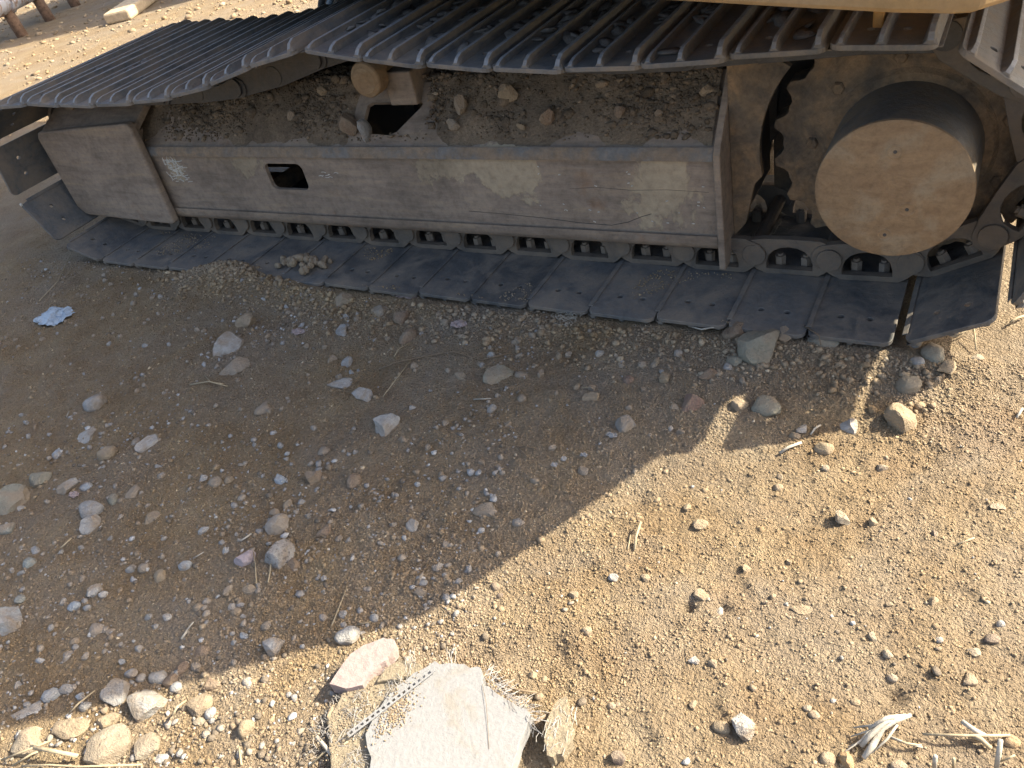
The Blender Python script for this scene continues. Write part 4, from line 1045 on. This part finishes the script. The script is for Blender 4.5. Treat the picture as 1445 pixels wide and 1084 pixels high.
# orange tab and hoses under the tail
m = MB(); m.box(1.737, 1.757, .10, .118, .675, .9); m.build('hanging_bracket', M_orange, EX, bevel=.004)
m = MB(); m.tube([(1.98, -.02, .9), (1.96, .03, .80), (1.985, .07, .755), (2.05, .08, .77), (2.12, .1, .9)], .011, 8)
m.build('drooping_hose', M_rubber_shade, EX, smooth=True)
for q_ in range(3):
    m = MB(); o_ = q_*.045
    m.tube([(-.42-o_, 1.28, .30), (-.46-o_, 1.16-o_, .48), (-.40-o_, 1.1, .62), (-.30-o_, 1.1, .75), (-.28, 1.15, .9)], .014, 8)
    m.build('hydraulic_hose', M_blue if q_ == 1 else M_rubber_shade, EX, smooth=True)

# ---------------------------------------------------------------- dirt resting on the frame and shoes
def slope_z(y): return np.where(y < yt, ze+(y-ye)*math.tan(SL), zt)
xs = np.arange(FX0+.01, FX1-.002, .006); ys = np.arange(.224, .56, .006)
DX, DY = np.meshgrid(xs, ys)
th = .012+.020*fbm(DX, DY, 6, 4, 41)+.008*fbm(DX, DY, 40, 2, 43)
edge = np.clip((DY-.232-.045*fbm(DX, DY, 8, 5, 44))/.055, -.3, 1)
th = th*edge+.010*edge
hm = np.exp(-(((DX-.375)/.125)**4))*np.exp(-(((DY-.30)/.062)**4)); th = th-.16*hm
lf = np.clip((-.25-DX)/.2, 0, 1); th = th-.010*lf
DZ = slope_z(DY)+th
n_x, n_y = len(xs), len(ys)
me = bpy.data.meshes.new('dirt_layer'); me.vertices.add(n_x*n_y); me.vertices.foreach_set('co', np.stack([DX, DY, DZ], -1).ravel())
i = np.arange(n_x-1); j = np.arange(n_y-1)[:, None]; a = (j*n_x+i).ravel(); q = np.stack([a, a+1, a+n_x+1, a+n_x], 1)
cenz = th.ravel()[q].max(1) > -.004; q = q[cenz]
me.loops.add(q.size); me.loops.foreach_set('vertex_index', q.ravel()); me.polygons.add(len(q)); me.polygons.foreach_set('loop_start', np.arange(len(q))*4)
me.update(calc_edges=True); me.shade_smooth()
def dirt_mat(nt, p):
    co = coords(nt); a = noise(nt, co, 8, 6, .7, .4); f = noise(nt, co, 130, 5, .75); isl = N(nt, 'ShaderNodeNewGeometry').outputs['Random Per Island']
    c = ramp(nt, a, [(.3, (.125, .098, .07)), (.5, (.19, .148, .105)), (.7, (.27, .21, .145))])
    c = mix(nt, .85, c, ramp(nt, f, [(.3, .6), (.7, 1.35)]), 'MULTIPLY')
    c = mix(nt, 1., c, ramp(nt, isl, [(0, .75), (.8, 1.2), (.96, 1.25), (1, 2.4)]), 'MULTIPLY')
    nt.links.new(c, p.inputs['Base Color']); p.inputs['Roughness'].default_value = .95; p.inputs['Specular IOR Level'].default_value = .15
    bump(nt, p, add(nt, f, a, .5), .007)
M_dirt = mat('packed_dirt', dirt_mat)
tag(link('dirt_layer', me, M_dirt), kind='stuff')
def frame_dirt_pts(n, rng):
    X = rng.uniform(FX0+.02, FX1-.01, n); Y = rng.uniform(.235, .46, n)
    k = ~((np.abs(X-.375) < .125) & (np.abs(Y-.30) < .055)) & (rng.uniform(0, 1, n) < np.clip((Y-.225)/.05, .0, 1)*np.clip(1.2+(X+.2)*1.2, .25, 1)*np.clip(.55+1.4*fbm(X, Y, 7, 2, 51), .1, 1))
    X = X[k]; Y = Y[k]
    th = .012+.020*fbm(X, Y, 6, 4, 41)+.008*fbm(X, Y, 40, 2, 43); e = np.clip((Y-.232-.045*fbm(X, Y, 8, 5, 44))/.055, -.3, 1); th = th*e+.010*e-.010*np.clip((-.25-X)/.2, 0, 1)
    return X, Y, slope_z(Y)+th
X, Y, Z = frame_dirt_pts(420, rng); sz = rng.uniform(.02, .042, len(X))
tag(scatter('dirt_lumps', np.stack([X, Y, np.maximum(Z, slope_z(Y))-sz*.10], 1), sz, M_dirt, 18), kind='stuff')
X, Y, Z = frame_dirt_pts(17000, rng); sz = np.clip(.0048*rng.uniform(.02, 1, len(X))**-.42, .004, .024)
tag(scatter('dirt_crumbs', np.stack([X, Y, np.maximum(Z, slope_z(Y))+sz*.15], 1), sz, M_dirt, 12), kind='stuff')
# crumbs that fell on the bottom shoes, the links and the top shoes
X = rng.uniform(-1.0, 1.9, 6500); Y = rng.uniform(.01, .24, 6500); k_ = fbm(X, Y, 5, 2, 61) > .22; X, Y = X[k_], Y[k_]; sz = rng.uniform(.002, .006, len(X))
tag(scatter('dust_grains', np.stack([X, Y, np.full(len(X), .0365)], 1), sz, M_crumb, 13), kind='stuff')
X = rng.normal(-.02, .055, 40); Y = rng.normal(.075, .035, 40)
pool = [rock_mesh(900+i, 1, .85, .7, 'r', False) for i in range(5)]
for m_ in pool: m_.materials.append(MS['tan'])
for x_, y_ in zip(X, Y):
    s = random.uniform(.018, .030); o = bpy.data.objects.new('soil_clod', random.choice(pool)); COL.objects.link(o)
    d_ = math.hypot((x_+.02)/.055, (y_-.075)/.035); o.location = (x_, y_, .042+max(0, .035-.018*d_)); o.scale = (s, s, s); o.rotation_euler = (0, 0, random.uniform(0, 6))
    tag(o, 'rounded brown clod in the heap of clods lying on the lower track shoes', 'clod', 'clods heaped on the lower track shoes')
# caked mud lumps in the grouser valleys of the top shoes
def mudcake(nt, p):
    co = coords(nt); f = noise(nt, co, 90, 5, .7)
    c = ramp(nt, f, [(.3, (.11, .095, .08)), (.7, (.20, .175, .15))]); nt.links.new(c, p.inputs['Base Color']); p.inputs['Roughness'].default_value = .9; bump(nt, p, f, .006)
M_cake = mat('caked_mud', mudcake)
topi = [s for s in S if cum[26] < s < cum[42]+.05]
vs_pos = []; vs_sz = []
for s in topi:
    mt = chain_matrix(s, math.radians(1.5))
    for lane in (-.042, .036):
        for q_ in range(22):
            yy = .42+rng.normal(0, .14); yy = min(max(yy, .05), .8)
            if float(fbm(np.array([s*3+lane*30]), np.array([yy]), 3, 2, 71)[0]) < -.12: continue
            p_ = mt @ Vector((lane+rng.normal(0, .008), yy, -.076)); vs_pos.append(p_[:]); vs_sz.append(rng.uniform(.025, .06))
tag(scatter('caked_mud_lumps', np.array(vs_pos), np.array(vs_sz), M_cake, 14, flat=(.12, .26)), kind='stuff')

# ---------------------------------------------------------------- broken plasterboard at the bottom edge
PB = empty('broken_plasterboard', (1.30, -1.2, 0)); tag(PB, 'broken white plasterboard slab with torn white fibre edges lying in the sun at the bottom', 'rubble')
def up(pts, n=3, amp=.004, seed=1):
    r = random.Random(seed); o = []
    for i_ in range(len(pts)):
        a_, b_ = pts[i_], pts[(i_+1) % len(pts)]
        for k_ in range(n):
            t = k_/n; o.append((a_[0]+(b_[0]-a_[0])*t+r.uniform(-amp, amp), a_[1]+(b_[1]-a_[1])*t+r.uniform(-amp, amp)))
    return o
def local(o): o.location = -Vector(PB.location); return o
bl = [(1.268, -1.30), (1.205, -1.24), (1.198, -1.17), (1.222, -1.115), (1.245, -1.082), (1.289, -1.071), (1.330, -1.062), (1.350, -1.090), (1.392, -1.095), (1.450, -1.108), (1.462, -1.20), (1.46, -1.33)]
m = MB(); m.prism(up(bl, 4, .0035, 2), [], .012, .040, lambda a, b, d: (a, b, d)); local(m.build('white_board', M_board, PB, bevel=.002))
m = MB(); m.prism(up([(1.19, -1.32), (1.112, -1.23), (1.108, -1.17), (1.145, -1.135), (1.19, -1.12), (1.225, -1.115), (1.203, -1.17), (1.21, -1.24), (1.262, -1.31)], 4, .004, 3), [], .004, .028, lambda a, b, d: (a, b, d)); local(m.build('crumbled_core', M_grit, PB, bevel=.004))
# fibre fringe: tufts of thin strands along the torn edges
m = MB(); r = random.Random(21)
def tuft(x, y, z, ang, n, l, spread=.5, rad=.00045):
    for k_ in range(n):
        a_ = ang+r.gauss(0, spread); L_ = l*r.uniform(.5, 1.2); x_, y_, z_ = x+r.uniform(-.008, .008), y+r.uniform(-.008, .008), z+r.uniform(-.003, .003)
        e_ = r.uniform(-.2, .35); p1 = (x_+L_*.5*math.cos(a_), y_+L_*.5*math.sin(a_), z_+L_*e_*.5+.002); a2 = a_+r.uniform(-.5, .5)
        m.tube([(x_, y_, z_), p1, (p1[0]+L_*.5*math.cos(a2), p1[1]+L_*.5*math.sin(a2), max(z_+L_*e_*.3, .006))], [rad, rad, rad*.6], 3)
for t in np.linspace(0, 1, 26):
    x_ = 1.345+(1.455-1.345)*t; y_ = -1.075+(-1.115+1.075)*t; tuft(x_, y_, .036, .35-t*.5, 4, .030, .7)
for t in np.linspace(0, 1, 34):
    x_ = 1.262+(1.235-1.262)*t if t < .5 else 1.2; y_ = -1.30+.20*t; tuft(1.262-.06*t, -1.31+.22*t, .034, 2.4+r.uniform(-1, 1), 5, .024)
for t in np.linspace(0, 1, 30): tuft(1.125+.09*r.random(), -1.29+.16*t, .03, r.uniform(0, 6.3), 7, .02, 1.0)
for t in np.linspace(0, 1, 16): tuft(1.112+.004*t, -1.26+.10*t, .022, 2.9, 3, .02, .6)
tuft(1.275, -1.072, .03, 2.3, 6, .04, .25); tuft(1.338, -1.062, .03, .8, 6, .02, .8)
fo_ = local(m.build('torn_fibres', M_fibre, PB)); fo_['kind'] = 'stuff'
# perforated corner strip lying across the tear
A = Vector((1.185, -1.255, .043)); B = Vector((1.262, -1.098, .046)); t_ = (B-A); Ls = t_.length; t_ = t_.normalized(); s_ = Vector((t_.y, -t_.x, 0))
hl = [[(u_, .003), (u_+.0055, .003), (u_+.0055, .0078), (u_, .0078)] for u_ in np.arange(.004, Ls-.01, .0105)]
m = MB(); m.prism([(0, 0), (Ls, 0), (Ls, .0105), (0, .0105)], hl, 0, .0012, lambda a, b, d: tuple(A+t_*a-s_*b+Vector((0, 0, d)))); local(m.build('perforated_strip', M_board, PB))
gz = np.random.default_rng(5); Xg = np.concatenate([gz.normal(1.232, .013, 420), gz.normal(1.15, .018, 420), gz.normal(1.222, .016, 160)]); Yg = np.concatenate([gz.normal(-1.19, .024, 420), gz.normal(-1.215, .034, 420), gz.normal(-1.17, .03, 160)])
gr = scatter('loose_grit', np.stack([Xg, Yg, np.where(Xg > 1.205, .041, .029)], 1), gz.uniform(.0012, .0038, len(Xg)), M_crumb, 15, PB); gr['kind'] = 'stuff'; local(gr)
m = MB(); m.tube([(1.35, -1.09, .042), (1.375, -1.12, .044), (1.40, -1.16, .042), (1.415, -1.185, .041)], .0004, 4); local(m.build('hair_crack', M_twig, PB))
pk = [(1.085, -1.185), (1.085, -1.120), (1.100, -1.098), (1.128, -1.072), (1.150, -1.068), (1.160, -1.082), (1.156, -1.11), (1.148, -1.14), (1.146, -1.165), (1.12, -1.18)]
m = MB(); m.prism(up(pk, 3, .0012, 8), [], .010, .038, lambda a, b, d: (a, b, d+.12*(b+1.185)*.3)); o = m.build('plaster_fragment', M_pink, None, bevel=.0025)
tag(o, 'pale pink plaster fragment with a worn corner leaning on the white slab', 'rubble')
m = MB(); m.prism(up([(1.163, -1.15), (1.168, -1.105), (1.19, -1.092), (1.218, -1.092), (1.236, -1.10), (1.222, -1.118), (1.2, -1.13)], 3, .003, 9), [], .015, .036, lambda a, b, d: (a, b, d)); o = m.build('mortar_crust', M_grit, None, bevel=.004)
tag(o, 'beige crust of mortar between the pink fragment and the white slab', 'rubble')
SPL = [(1.489, -1.135), (1.474, -1.095), (1.478, -1.075), (1.488, -1.052), (1.494, -1.066), (1.512, -1.088), (1.527, -1.120), (1.523, -1.145), (1.505, -1.158)]
PS = empty('board_splinter', (1.5, -1.11, 0)); tag(PS, 'narrow upright splinter of fibrous white board just right of the slab', 'rubble')
m = MB(); m.prism(up(SPL, 3, .003, 4), [], .008, .032, lambda a, b, d: (a, b, d)); o = m.build('splinter_body', M_grit, PS, bevel=.003); o.location = -Vector(PS.location)
m = MB()
for k_ in range(60): 
    x_ = r.uniform(1.482, 1.52); y_ = r.uniform(-1.15, -1.08); tuft(x_, y_, .030, 1.7+r.gauss(0, .2), 1, .022, .2)
o = m.build('splinter_fibres', M_fibre, PS); o['kind'] = 'stuff'; o.location = -Vector(PS.location)

# ---------------------------------------------------------------- straws, twigs and scraps
def stick(name, pts, rad, mat_, lab, cat='straw'):
    q_ = [(x_, y_, Hs(x_, y_)+z_) for x_, y_, z_ in pts]; m = MB(); m.tube(q_, rad, 6); return tag(m.build(name, mat_, None, smooth=True), lab, cat)
STK = [
    ('twig', [(0.019, -0.523, 0.006), (0.08, -0.5, 0.012), (0.144, -0.494, 0.006)], 0.002, 's', 'forked dry twig below the dusty wedge of stone'),
    ('straw', [(0.029, -0.472, 0.008), (0.082, -0.497, 0.01), (0.127, -0.491, 0.006)], 0.0015, 's', 'short straw crossing the forked dry twig'),
    ('straw', [(0.665, -0.429, 0.004), (0.666, -0.343, 0.012), (0.648, -0.265, 0.006)], 0.0014, 's', 'long thin straw in the centre of the shaded ground'),
    ('straw', [(0.595, -0.27, 0.006), (0.586, -0.236, 0.012), (0.603, -0.197, 0.006)], 0.0016, 's', 'bent straw above the long thin straw'),
    ('twig', [(0.577, -0.326, 0.006), (0.62, -0.293, 0.01), (0.667, -0.258, 0.006), (0.76, -0.215, 0.008), (0.859, -0.231, 0.006), (0.925, -0.181, 0.008)], 0.0018, 't', 'long dark curved twig running across the upper shaded ground'),
    ('straw', [(0.916, -0.378, 0.006), (0.964, -0.369, 0.008)], 0.0016, 'w', 'white straw above the round grey pebble'),
    ('straw', [(1.473, -0.708, 0.004), (1.468, -0.684, 0.014), (1.466, -0.65, 0.02)], 0.0026, 's', 'bright upright straw in the middle of the sunlit soil'),
    ('straw', [(1.46, -0.711, 0.003), (1.453, -0.676, 0.006)], 0.0016, 's', 'thin straw beside the bright upright straw'),
    ('straw', [(1.668, -0.368, 0.006), (1.682, -0.353, 0.01), (1.703, -0.327, 0.006)], 0.0032, 'w', 'thick white straw just below the shadow edge'),
    ('straw', [(1.716, -0.296, 0.006), (1.721, -0.279, 0.01), (1.729, -0.262, 0.006)], 0.0022, 'w', 'short white straw right of the white chip'),
    ('straw', [(0.991, -1.071, 0.004), (0.98, -1.037, 0.006), (0.961, -0.98, 0.01)], 0.0012, 's', 'thin upright straw above the smooth grey stone'),
    ('straw', [(1.036, -1.049, 0.004), (1.061, -1.035, 0.006)], 0.0013, 's', 'thin stalk joined to the pale chip'),
    ('straw', [(0.698, -0.976, 0.006), (0.726, -1.001, 0.008), (0.762, -1.041, 0.004)], 0.0012, 's', 'thin straw hanging below the pinkish mauve stone'),
    ('straw', [(0.75, -0.977, 0.006), (0.769, -1.003, 0.008), (0.786, -1.029, 0.004)], 0.0018, 's', 'short pale straw below the white speckled lump'),
    ('straw', [(0.646, -0.962, 0.006), (0.656, -0.936, 0.008)], 0.0022, 'w', 'white straw between the white wedge and the pointed stone'),
    ('straw', [(0.562, -1.033, 0.005), (0.578, -1.013, 0.008)], 0.0014, 'w', 'fine white straw above the bright oval pebble'),
    ('straw', [(0.425, -1.285, 0.005), (0.427, -1.27, 0.008)], 0.0013, 's', 'fine straw above the pale blue pebble'),
    ('straw', [(0.702, -1.203, 0.006), (0.703, -1.183, 0.008)], 0.0026, 'w', 'white splinter left of the bluish flake'),
    ('straw', [(0.697, -1.184, 0.006), (0.701, -1.164, 0.008)], 0.002, 'w', 'second white splinter just above the first one'),
    ('straw', [(0.605, -1.409, 0.01), (0.617, -1.388, 0.02), (0.615, -1.354, 0.008)], 0.0018, 's', 'long straw leaning over the grey pebbles at the lower left'),
    ('straw', [(0.614, -1.487, 0.03), (0.664, -1.476, 0.032), (0.706, -1.461, 0.02)], 0.0042, 's', 'thick tan stalk between the cream stones'),
    ('straw', [(0.56, -1.524, 0.01), (0.619, -1.495, 0.035), (0.628, -1.464, 0.02)], 0.002, 's', 'yellow straw across the tilted cream slab'),
    ('straw', [(0.594, -1.523, 0.012), (0.632, -1.495, 0.03), (0.636, -1.477, 0.02)], 0.002, 's', 'second yellow straw beside the tilted cream slab'),
    ('straw', [(0.614, -1.516, 0.012), (0.668, -1.494, 0.02), (0.724, -1.474, 0.02), (0.832, -1.424, 0.012)], 0.002, 's', 'long yellow straw along the bottom left edge'),
    ('straw', [(0.829, -1.337, 0.02), (0.828, -1.322, 0.025), (0.824, -1.303, 0.02)], 0.0022, 's', 'pale curled straw beside the sunlit tan clod'),
    ('straw', [(0.988, -1.333, 0.008), (1.015, -1.356, 0.006)], 0.002, 's', 'straw at the bottom edge below the tall sandy pebble'),
    ('straw', [(1.125, -1.31, 0.004), (1.141, -1.281, 0.012), (1.179, -1.258, 0.03)], 0.002, 's', 'straw leaning on the left side of the white slab'),
    ('straw', [(1.119, -1.27, 0.02), (1.143, -1.277, 0.016), (1.179, -1.291, 0.01)], 0.0036, 'w', 'white stalk in the shadow left of the slab'),
    ('twig', [(1.343, -1.044, 0.006), (1.381, -1.061, 0.01), (1.4, -1.058, 0.008), (1.426, -1.05, 0.006)], 0.0022, 't', 'bent brown twig right behind the slab'),
    ('twig', [(1.458, -1.116, 0.03), (1.467, -1.093, 0.02)], 0.003, 't', 'short dark twig between the slab and the board splinter'),
    ('straw', [(1.462, -1.103, 0.004), (1.488, -1.133, 0.015), (1.511, -1.161, 0.006)], 0.002, 's', 'straw lying along the left of the board splinter'),
    ('straw', [(2.002, -0.918, 0.012), (2.054, -0.901, 0.018), (2.111, -0.875, 0.008)], 0.0022, 's', 'straight horizontal straw at the lower right'),
    ('straw', [(2.049, -0.882, 0.02), (2.066, -0.889, 0.018), (2.082, -0.887, 0.01)], 0.0036, 'w', 'pale stalk crossing the straight horizontal straw'),
    ('straw', [(2.061, -0.893, 0.01), (2.076, -0.898, 0.012), (2.089, -0.902, 0.006)], 0.0036, 's', 'thick tan stalk below the straight horizontal straw'),
    ('straw', [(2.096, -0.913, 0.05), (2.097, -0.923, 0.03), (2.098, -0.929, 0.004)], 0.0036, 'w', 'white stalk standing up at the lower right corner'),
    ('straw', [(2.101, -0.925, 0.02), (2.11, -0.923, 0.03), (2.116, -0.917, 0.03)], 0.0016, 's', 'short side stalk at the lower right corner'),
    ('straw', [(2.023, -0.958, 0.004), (2.021, -0.959, 0.04)], 0.0032, 'w', 'white stalk cut off by the bottom edge'),
    ('straw', [(2.046, -0.949, 0.004), (2.044, -0.949, 0.03)], 0.0022, 's', 'small pale stalk right of the white cut off stalk'),
    ('straw', [(1.961, -0.938, 0.01), (1.984, -0.941, 0.014), (2.003, -0.933, 0.006)], 0.0018, 's', 'thin straw right of the straw bundle'),
    ('straw', [(1.998, 0.04, 0.01), (1.993, 0.069, 0.02), (1.987, 0.098, 0.03)], 0.0018, 's', 'dry stalk below the last track shoe'),
    ('straw', [(1.95, 0.072, 0.01), (1.971, 0.093, 0.02), (1.984, 0.112, 0.02)], 0.0018, 's', 'dry stalk leaning left below the last track shoe'),
    ('straw', [(2.057, 0.154, 0.01), (2.069, 0.171, 0.014), (2.084, 0.191, 0.01)], 0.003, 's', 'pale straw at the right edge beside the track'),
    ('straw', [(2.087, -0.158, 0.008), (2.095, -0.129, 0.012)], 0.0026, 'w', 'pale straw cut by the right edge in the sun'),
    ('straw', [(1.349, 0.014, 0.01), (1.391, -0.01, 0.015), (1.442, 0.014, 0.02)], 0.0022, 'w', 'pale curved straw in the rubble against the shoes'),
    ('twig', [(1.632, 0.032, 0.03), (1.673, -0.007, 0.03), (1.681, -0.021, 0.012)], 0.0016, 't', 'dark twig at the left of the long olive stone'),
    ('straw', [(1.166, -0.267, 0.004), (1.196, -0.255, 0.005)], 0.001, 's', 'fine straw near the tan grey block'),
    ('twig', [(1.105, -0.507, 0.004), (1.156, -0.501, 0.006)], 0.0014, 't', 'dark twig, upper one of two crossing in the shade'),
    ('twig', [(1.111, -0.51, 0.004), (1.151, -0.534, 0.006)], 0.0016, 't', 'dark twig, lower one of two crossing in the shade'),
    ('straw', [(2.015, -0.532, 0.004), (2.038, -0.51, 0.006)], 0.0015, 's', 'faint straw on the right of the sunlit soil'),
    ('straw', [(-1.093, -0.257, 0.005), (-1.163, -0.121, 0.008), (-1.293, 0.05, 0.01)], 0.0016, 's', 'long thin straw under the leftmost shoe'),
    ('straw', [(-0.275, -0.746, 0.005), (-0.29, -0.726, 0.012)], 0.0016, 'w', 'tiny white straw at the left in the shade'),
    ('straw', [(0.205, -1.122, 0.005), (0.212, -1.092, 0.012)], 0.002, 's', 'short straw left of the speckled stone pair'),
]
for nme, pts_, rad_, mt_, lab_ in STK: stick(nme, pts_, rad_, {'s': M_straw, 'w': M_straww, 't': M_twig}[mt_], lab_, 'twig' if nme == 'twig' else 'straw')
bun = empty('straw_bundle', (1.94, -.93, 0)); tag(bun, 'bundle of bleached split straws fanning out at the lower right', 'straw')
for pts_, rad_ in [([(1.983, -0.9, 0.02), (1.964, -0.922, 0.028), (1.95, -0.936, 0.022), (1.941, -0.96, 0.014), (1.932, -0.982, 0.006)], [0.003, 0.0045, 0.0045, 0.0055, 0.0035]), ([(1.981, -0.904, 0.022), (1.953, -0.929, 0.03), (1.936, -0.952, 0.022), (1.926, -0.968, 0.01)], [0.003, 0.0042, 0.0042, 0.003]), ([(1.982, -0.901, 0.02), (1.957, -0.919, 0.03), (1.941, -0.934, 0.026), (1.923, -0.963, 0.012), (1.909, -0.971, 0.004)], [0.002, 0.003, 0.0028, 0.0018, 0.001]), ([(1.97, -0.911, 0.026), (1.945, -0.935, 0.026), (1.912, -0.941, 0.012)], [0.002, 0.0022, 0.0012]), ([(1.972, -0.911, 0.024), (1.942, -0.942, 0.024), (1.91, -0.954, 0.008)], [0.002, 0.002, 0.001]), ([(1.977, -0.907, 0.026), (1.953, -0.926, 0.034), (1.932, -0.945, 0.026)], [0.003, 0.0035, 0.002]), ([(1.968, -0.922, 0.02), (1.958, -0.944, 0.014), (1.941, -0.969, 0.006)], [0.002, 0.0022, 0.001]), ([(1.958, -0.939, 0.014), (1.984, -0.94, 0.012), (2.005, -0.935, 0.006)], [0.0015, 0.0018, 0.001]), ([(1.935, -0.947, 0.02), (1.919, -0.966, 0.01), (1.9, -0.991, 0.004)], [0.0012, 0.0014, 0.0008])]:
    m = MB(); m.tube([(x_, y_, Hs(x_, y_)+z_) for x_, y_, z_ in pts_], rad_, 6)
    o = m.build('stalk', M_straww, bun, smooth=True); o.location = -Vector(bun.location)
def crumple(name, x, y, a, b, h, mat_, lab, seed, cat):
    rr_ = random.Random(seed); m = MB(); n = 14; vs = []
    for j_ in range(n):
        for i_ in range(n):
            u_ = i_/(n-1)*2-1; v_ = j_/(n-1)*2-1; q_ = 1-.25*abs(u_*v_)
            vs.append((x+u_*a/2*q_+rr_.gauss(0, a*.03), y+v_*b/2*q_+rr_.gauss(0, b*.03), Hs(x, y)+.004+h*(.5+.5*math.sin(u_*5+seed)*math.cos(v_*4))*(1-.6*max(abs(u_), abs(v_)))+rr_.uniform(0, h*.25)))
    m.add(vs, [(j_*n+i_, j_*n+i_+1, (j_+1)*n+i_+1, (j_+1)*n+i_) for j_ in range(n-1) for i_ in range(n-1)])
    o = m.build(name, mat_, None); sm = o.modifiers.new('thick', 'SOLIDIFY'); sm.thickness = .0015; return tag(o, lab, cat)
for args in [
    ('plastic_scrap', -0.907, -0.322, 0.16, 0.12, 0.025, 'blue', 'crumpled pale blue plastic scrap near the left edge', 3, 'litter'),
    ('plastic_scrap', 0.452, 0.012, 0.08, 0.03, 0.01, 'pink', 'lilac plastic scrap at the foot of the track', 5, 'litter'),
    ('plaster_flake', 0.707, -0.095, 0.055, 0.035, 0.01, 'pink', 'ragged pinkish white flake in the gravel below the track', 6, 'litter'),
    ('plastic_scrap', 0.182, -0.212, 0.05, 0.03, 0.008, 'pink', 'pink and white scrap in the shade right of the squared stone', 7, 'litter'),
    ('plaster_flake', 1.305, -0.41, 0.028, 0.016, 0.008, 'white', 'white crumpled scrap just below the pale grey angular stone', 8, 'litter'),
    ('plaster_flake', 1.22, -0.539, 0.016, 0.012, 0.006, 'white', 'small white scrap, left one of two near the sun edge', 9, 'litter'),
    ('plaster_flake', 1.231, -0.514, 0.014, 0.014, 0.006, 'white', 'small white scrap, right one of two near the sun edge', 10, 'litter'),
    ('plaster_flake', 1.272, -0.492, 0.018, 0.011, 0.006, 'white', 'small bluish white scrap by the shadow edge', 11, 'litter'),
    ('plaster_flake', 0.071, -0.98, 0.035, 0.02, 0.008, 'pink', 'pink scrap beside the pointed grey stone on the left', 12, 'litter'),
    ('plaster_flake', 0.897, -0.979, 0.012, 0.012, 0.008, 'white', 'white fleck in the shade right of the speckled lump', 13, 'litter'),
    ('plaster_flake', 0.781, -0.374, 0.011, 0.006, 0.004, 'white', 'tiny white fleck right of the long thin straw', 14, 'litter'),
]: crumple(*args[:6], {'blue': M_blue, 'pink': M_pink, 'white': M_fibre}[args[6]], *args[7:])
# curled pale fibres caught in the rubble under the track
m = MB(); fx, fy = (1.024, -0.02)
for k_ in range(30):
    a_ = r.uniform(0, 6.28); x_ = fx+r.gauss(0, .018); y_ = fy+r.gauss(0, .012); z_ = Hs(x_, y_)+.012; R_ = r.uniform(.008, .028)
    m.tube([(x_+R_*math.cos(a_+t), y_+R_*.6*math.sin(a_+t), z_+r.uniform(-.002, .006)) for t in np.linspace(0, r.uniform(1, 4), 7)], .0006, 3)
tag(m.build('fibre_tangle', M_straww, None), 'tangle of pale curled fibres in the rubble at the foot of the track', 'fibres')

# ---------------------------------------------------------------- things far behind the track
pp = empty('pipe_rail', (-7.3, 4.3, 0)); tag(pp, 'pale rusty pipe rail on short posts at the top left corner', 'rail')
legs = [(-6.76, 3.25), (-7.04, 3.83), (-7.32, 4.39), (-7.58, 4.95), (-7.85, 5.5)]
for x_, y_ in legs:
    m = MB(); z0 = Hs(x_, y_); m.tube([(x_, y_, z0-.05), (x_-.05, y_+.01, .16), (x_-.09, y_+.02, .30)], [.06, .06, .06], 10); o = m.build('post', M_post, pp, smooth=True); o.location = -Vector(pp.location)
m = MB(); m.tube([(x_-.10, y_+.03, .34) for k_, (x_, y_) in enumerate([(-6.2, 2.1)]+legs+[(-8.2, 6.2)])], .12, 14); o = m.build('pipe', M_pipe, pp, smooth=True); o.location = -Vector(pp.location)
for x_, y_ in legs:
    m = MB(); t = Vector((-.28, .56, 0)).normalized(); c_ = Vector((x_-.10, y_+.03, .34)); m.tube([c_-t*.05, c_+t*.05], .14, 14); o = m.build('collar', M_pipe, pp); o.location = -Vector(pp.location)
# pale timber beam lying on the ground
m = MB()
a_ = Vector((-5.62, 3.95, 0)); b_ = Vector((-6.75, 5.95, 0)); t = (b_-a_).normalized(); s_ = Vector((t.y, -t.x, 0))
m.add([a_-s_*.13, a_+s_*.13, b_+s_*.13, b_-s_*.13, a_-s_*.13+Vector((0, 0, .10)), a_+s_*.13+Vector((0, 0, .10)), b_+s_*.13+Vector((0, 0, .11)), b_-s_*.13+Vector((0, 0, .11))], [(0, 1, 2, 3), (4, 7, 6, 5), (0, 4, 5, 1), (1, 5, 6, 2), (2, 6, 7, 3), (3, 7, 4, 0)])
tag(m.build('timber_beam', mat('pale_timber', plain((.50, .40, .27), .8, .3, 20, .006)), None, bevel=.02), 'pale timber beam lying in the sun behind the track at the top left', 'beam')

# unseen container added on the far side to shade the ground behind the track
ct = empty('shade_container', (-4.75, 6.8, 0)); tag(ct, 'unseen dull green container added to shade the ground behind the excavator', 'container')
m = MB(); m.box(-1.0, 1.0, -1.2, 1.2, .12, 3.1); M_cont = mat('shade_container_paint', paint((.10, .16, .12))); m.build('shade_container_body', M_cont, ct)
m = MB()
for k_ in range(12): m.box(-.95+k_*.165, -.87+k_*.165, -1.235, -1.2005, .2, 3.0)
m.build('corrugation', M_cont, ct)
for sx in (-.85, .85):
    m = MB(); m.box(sx-.1, sx+.1, -1.1, 1.1, -.05, .1195); m.build('skid', M_dark, ct)
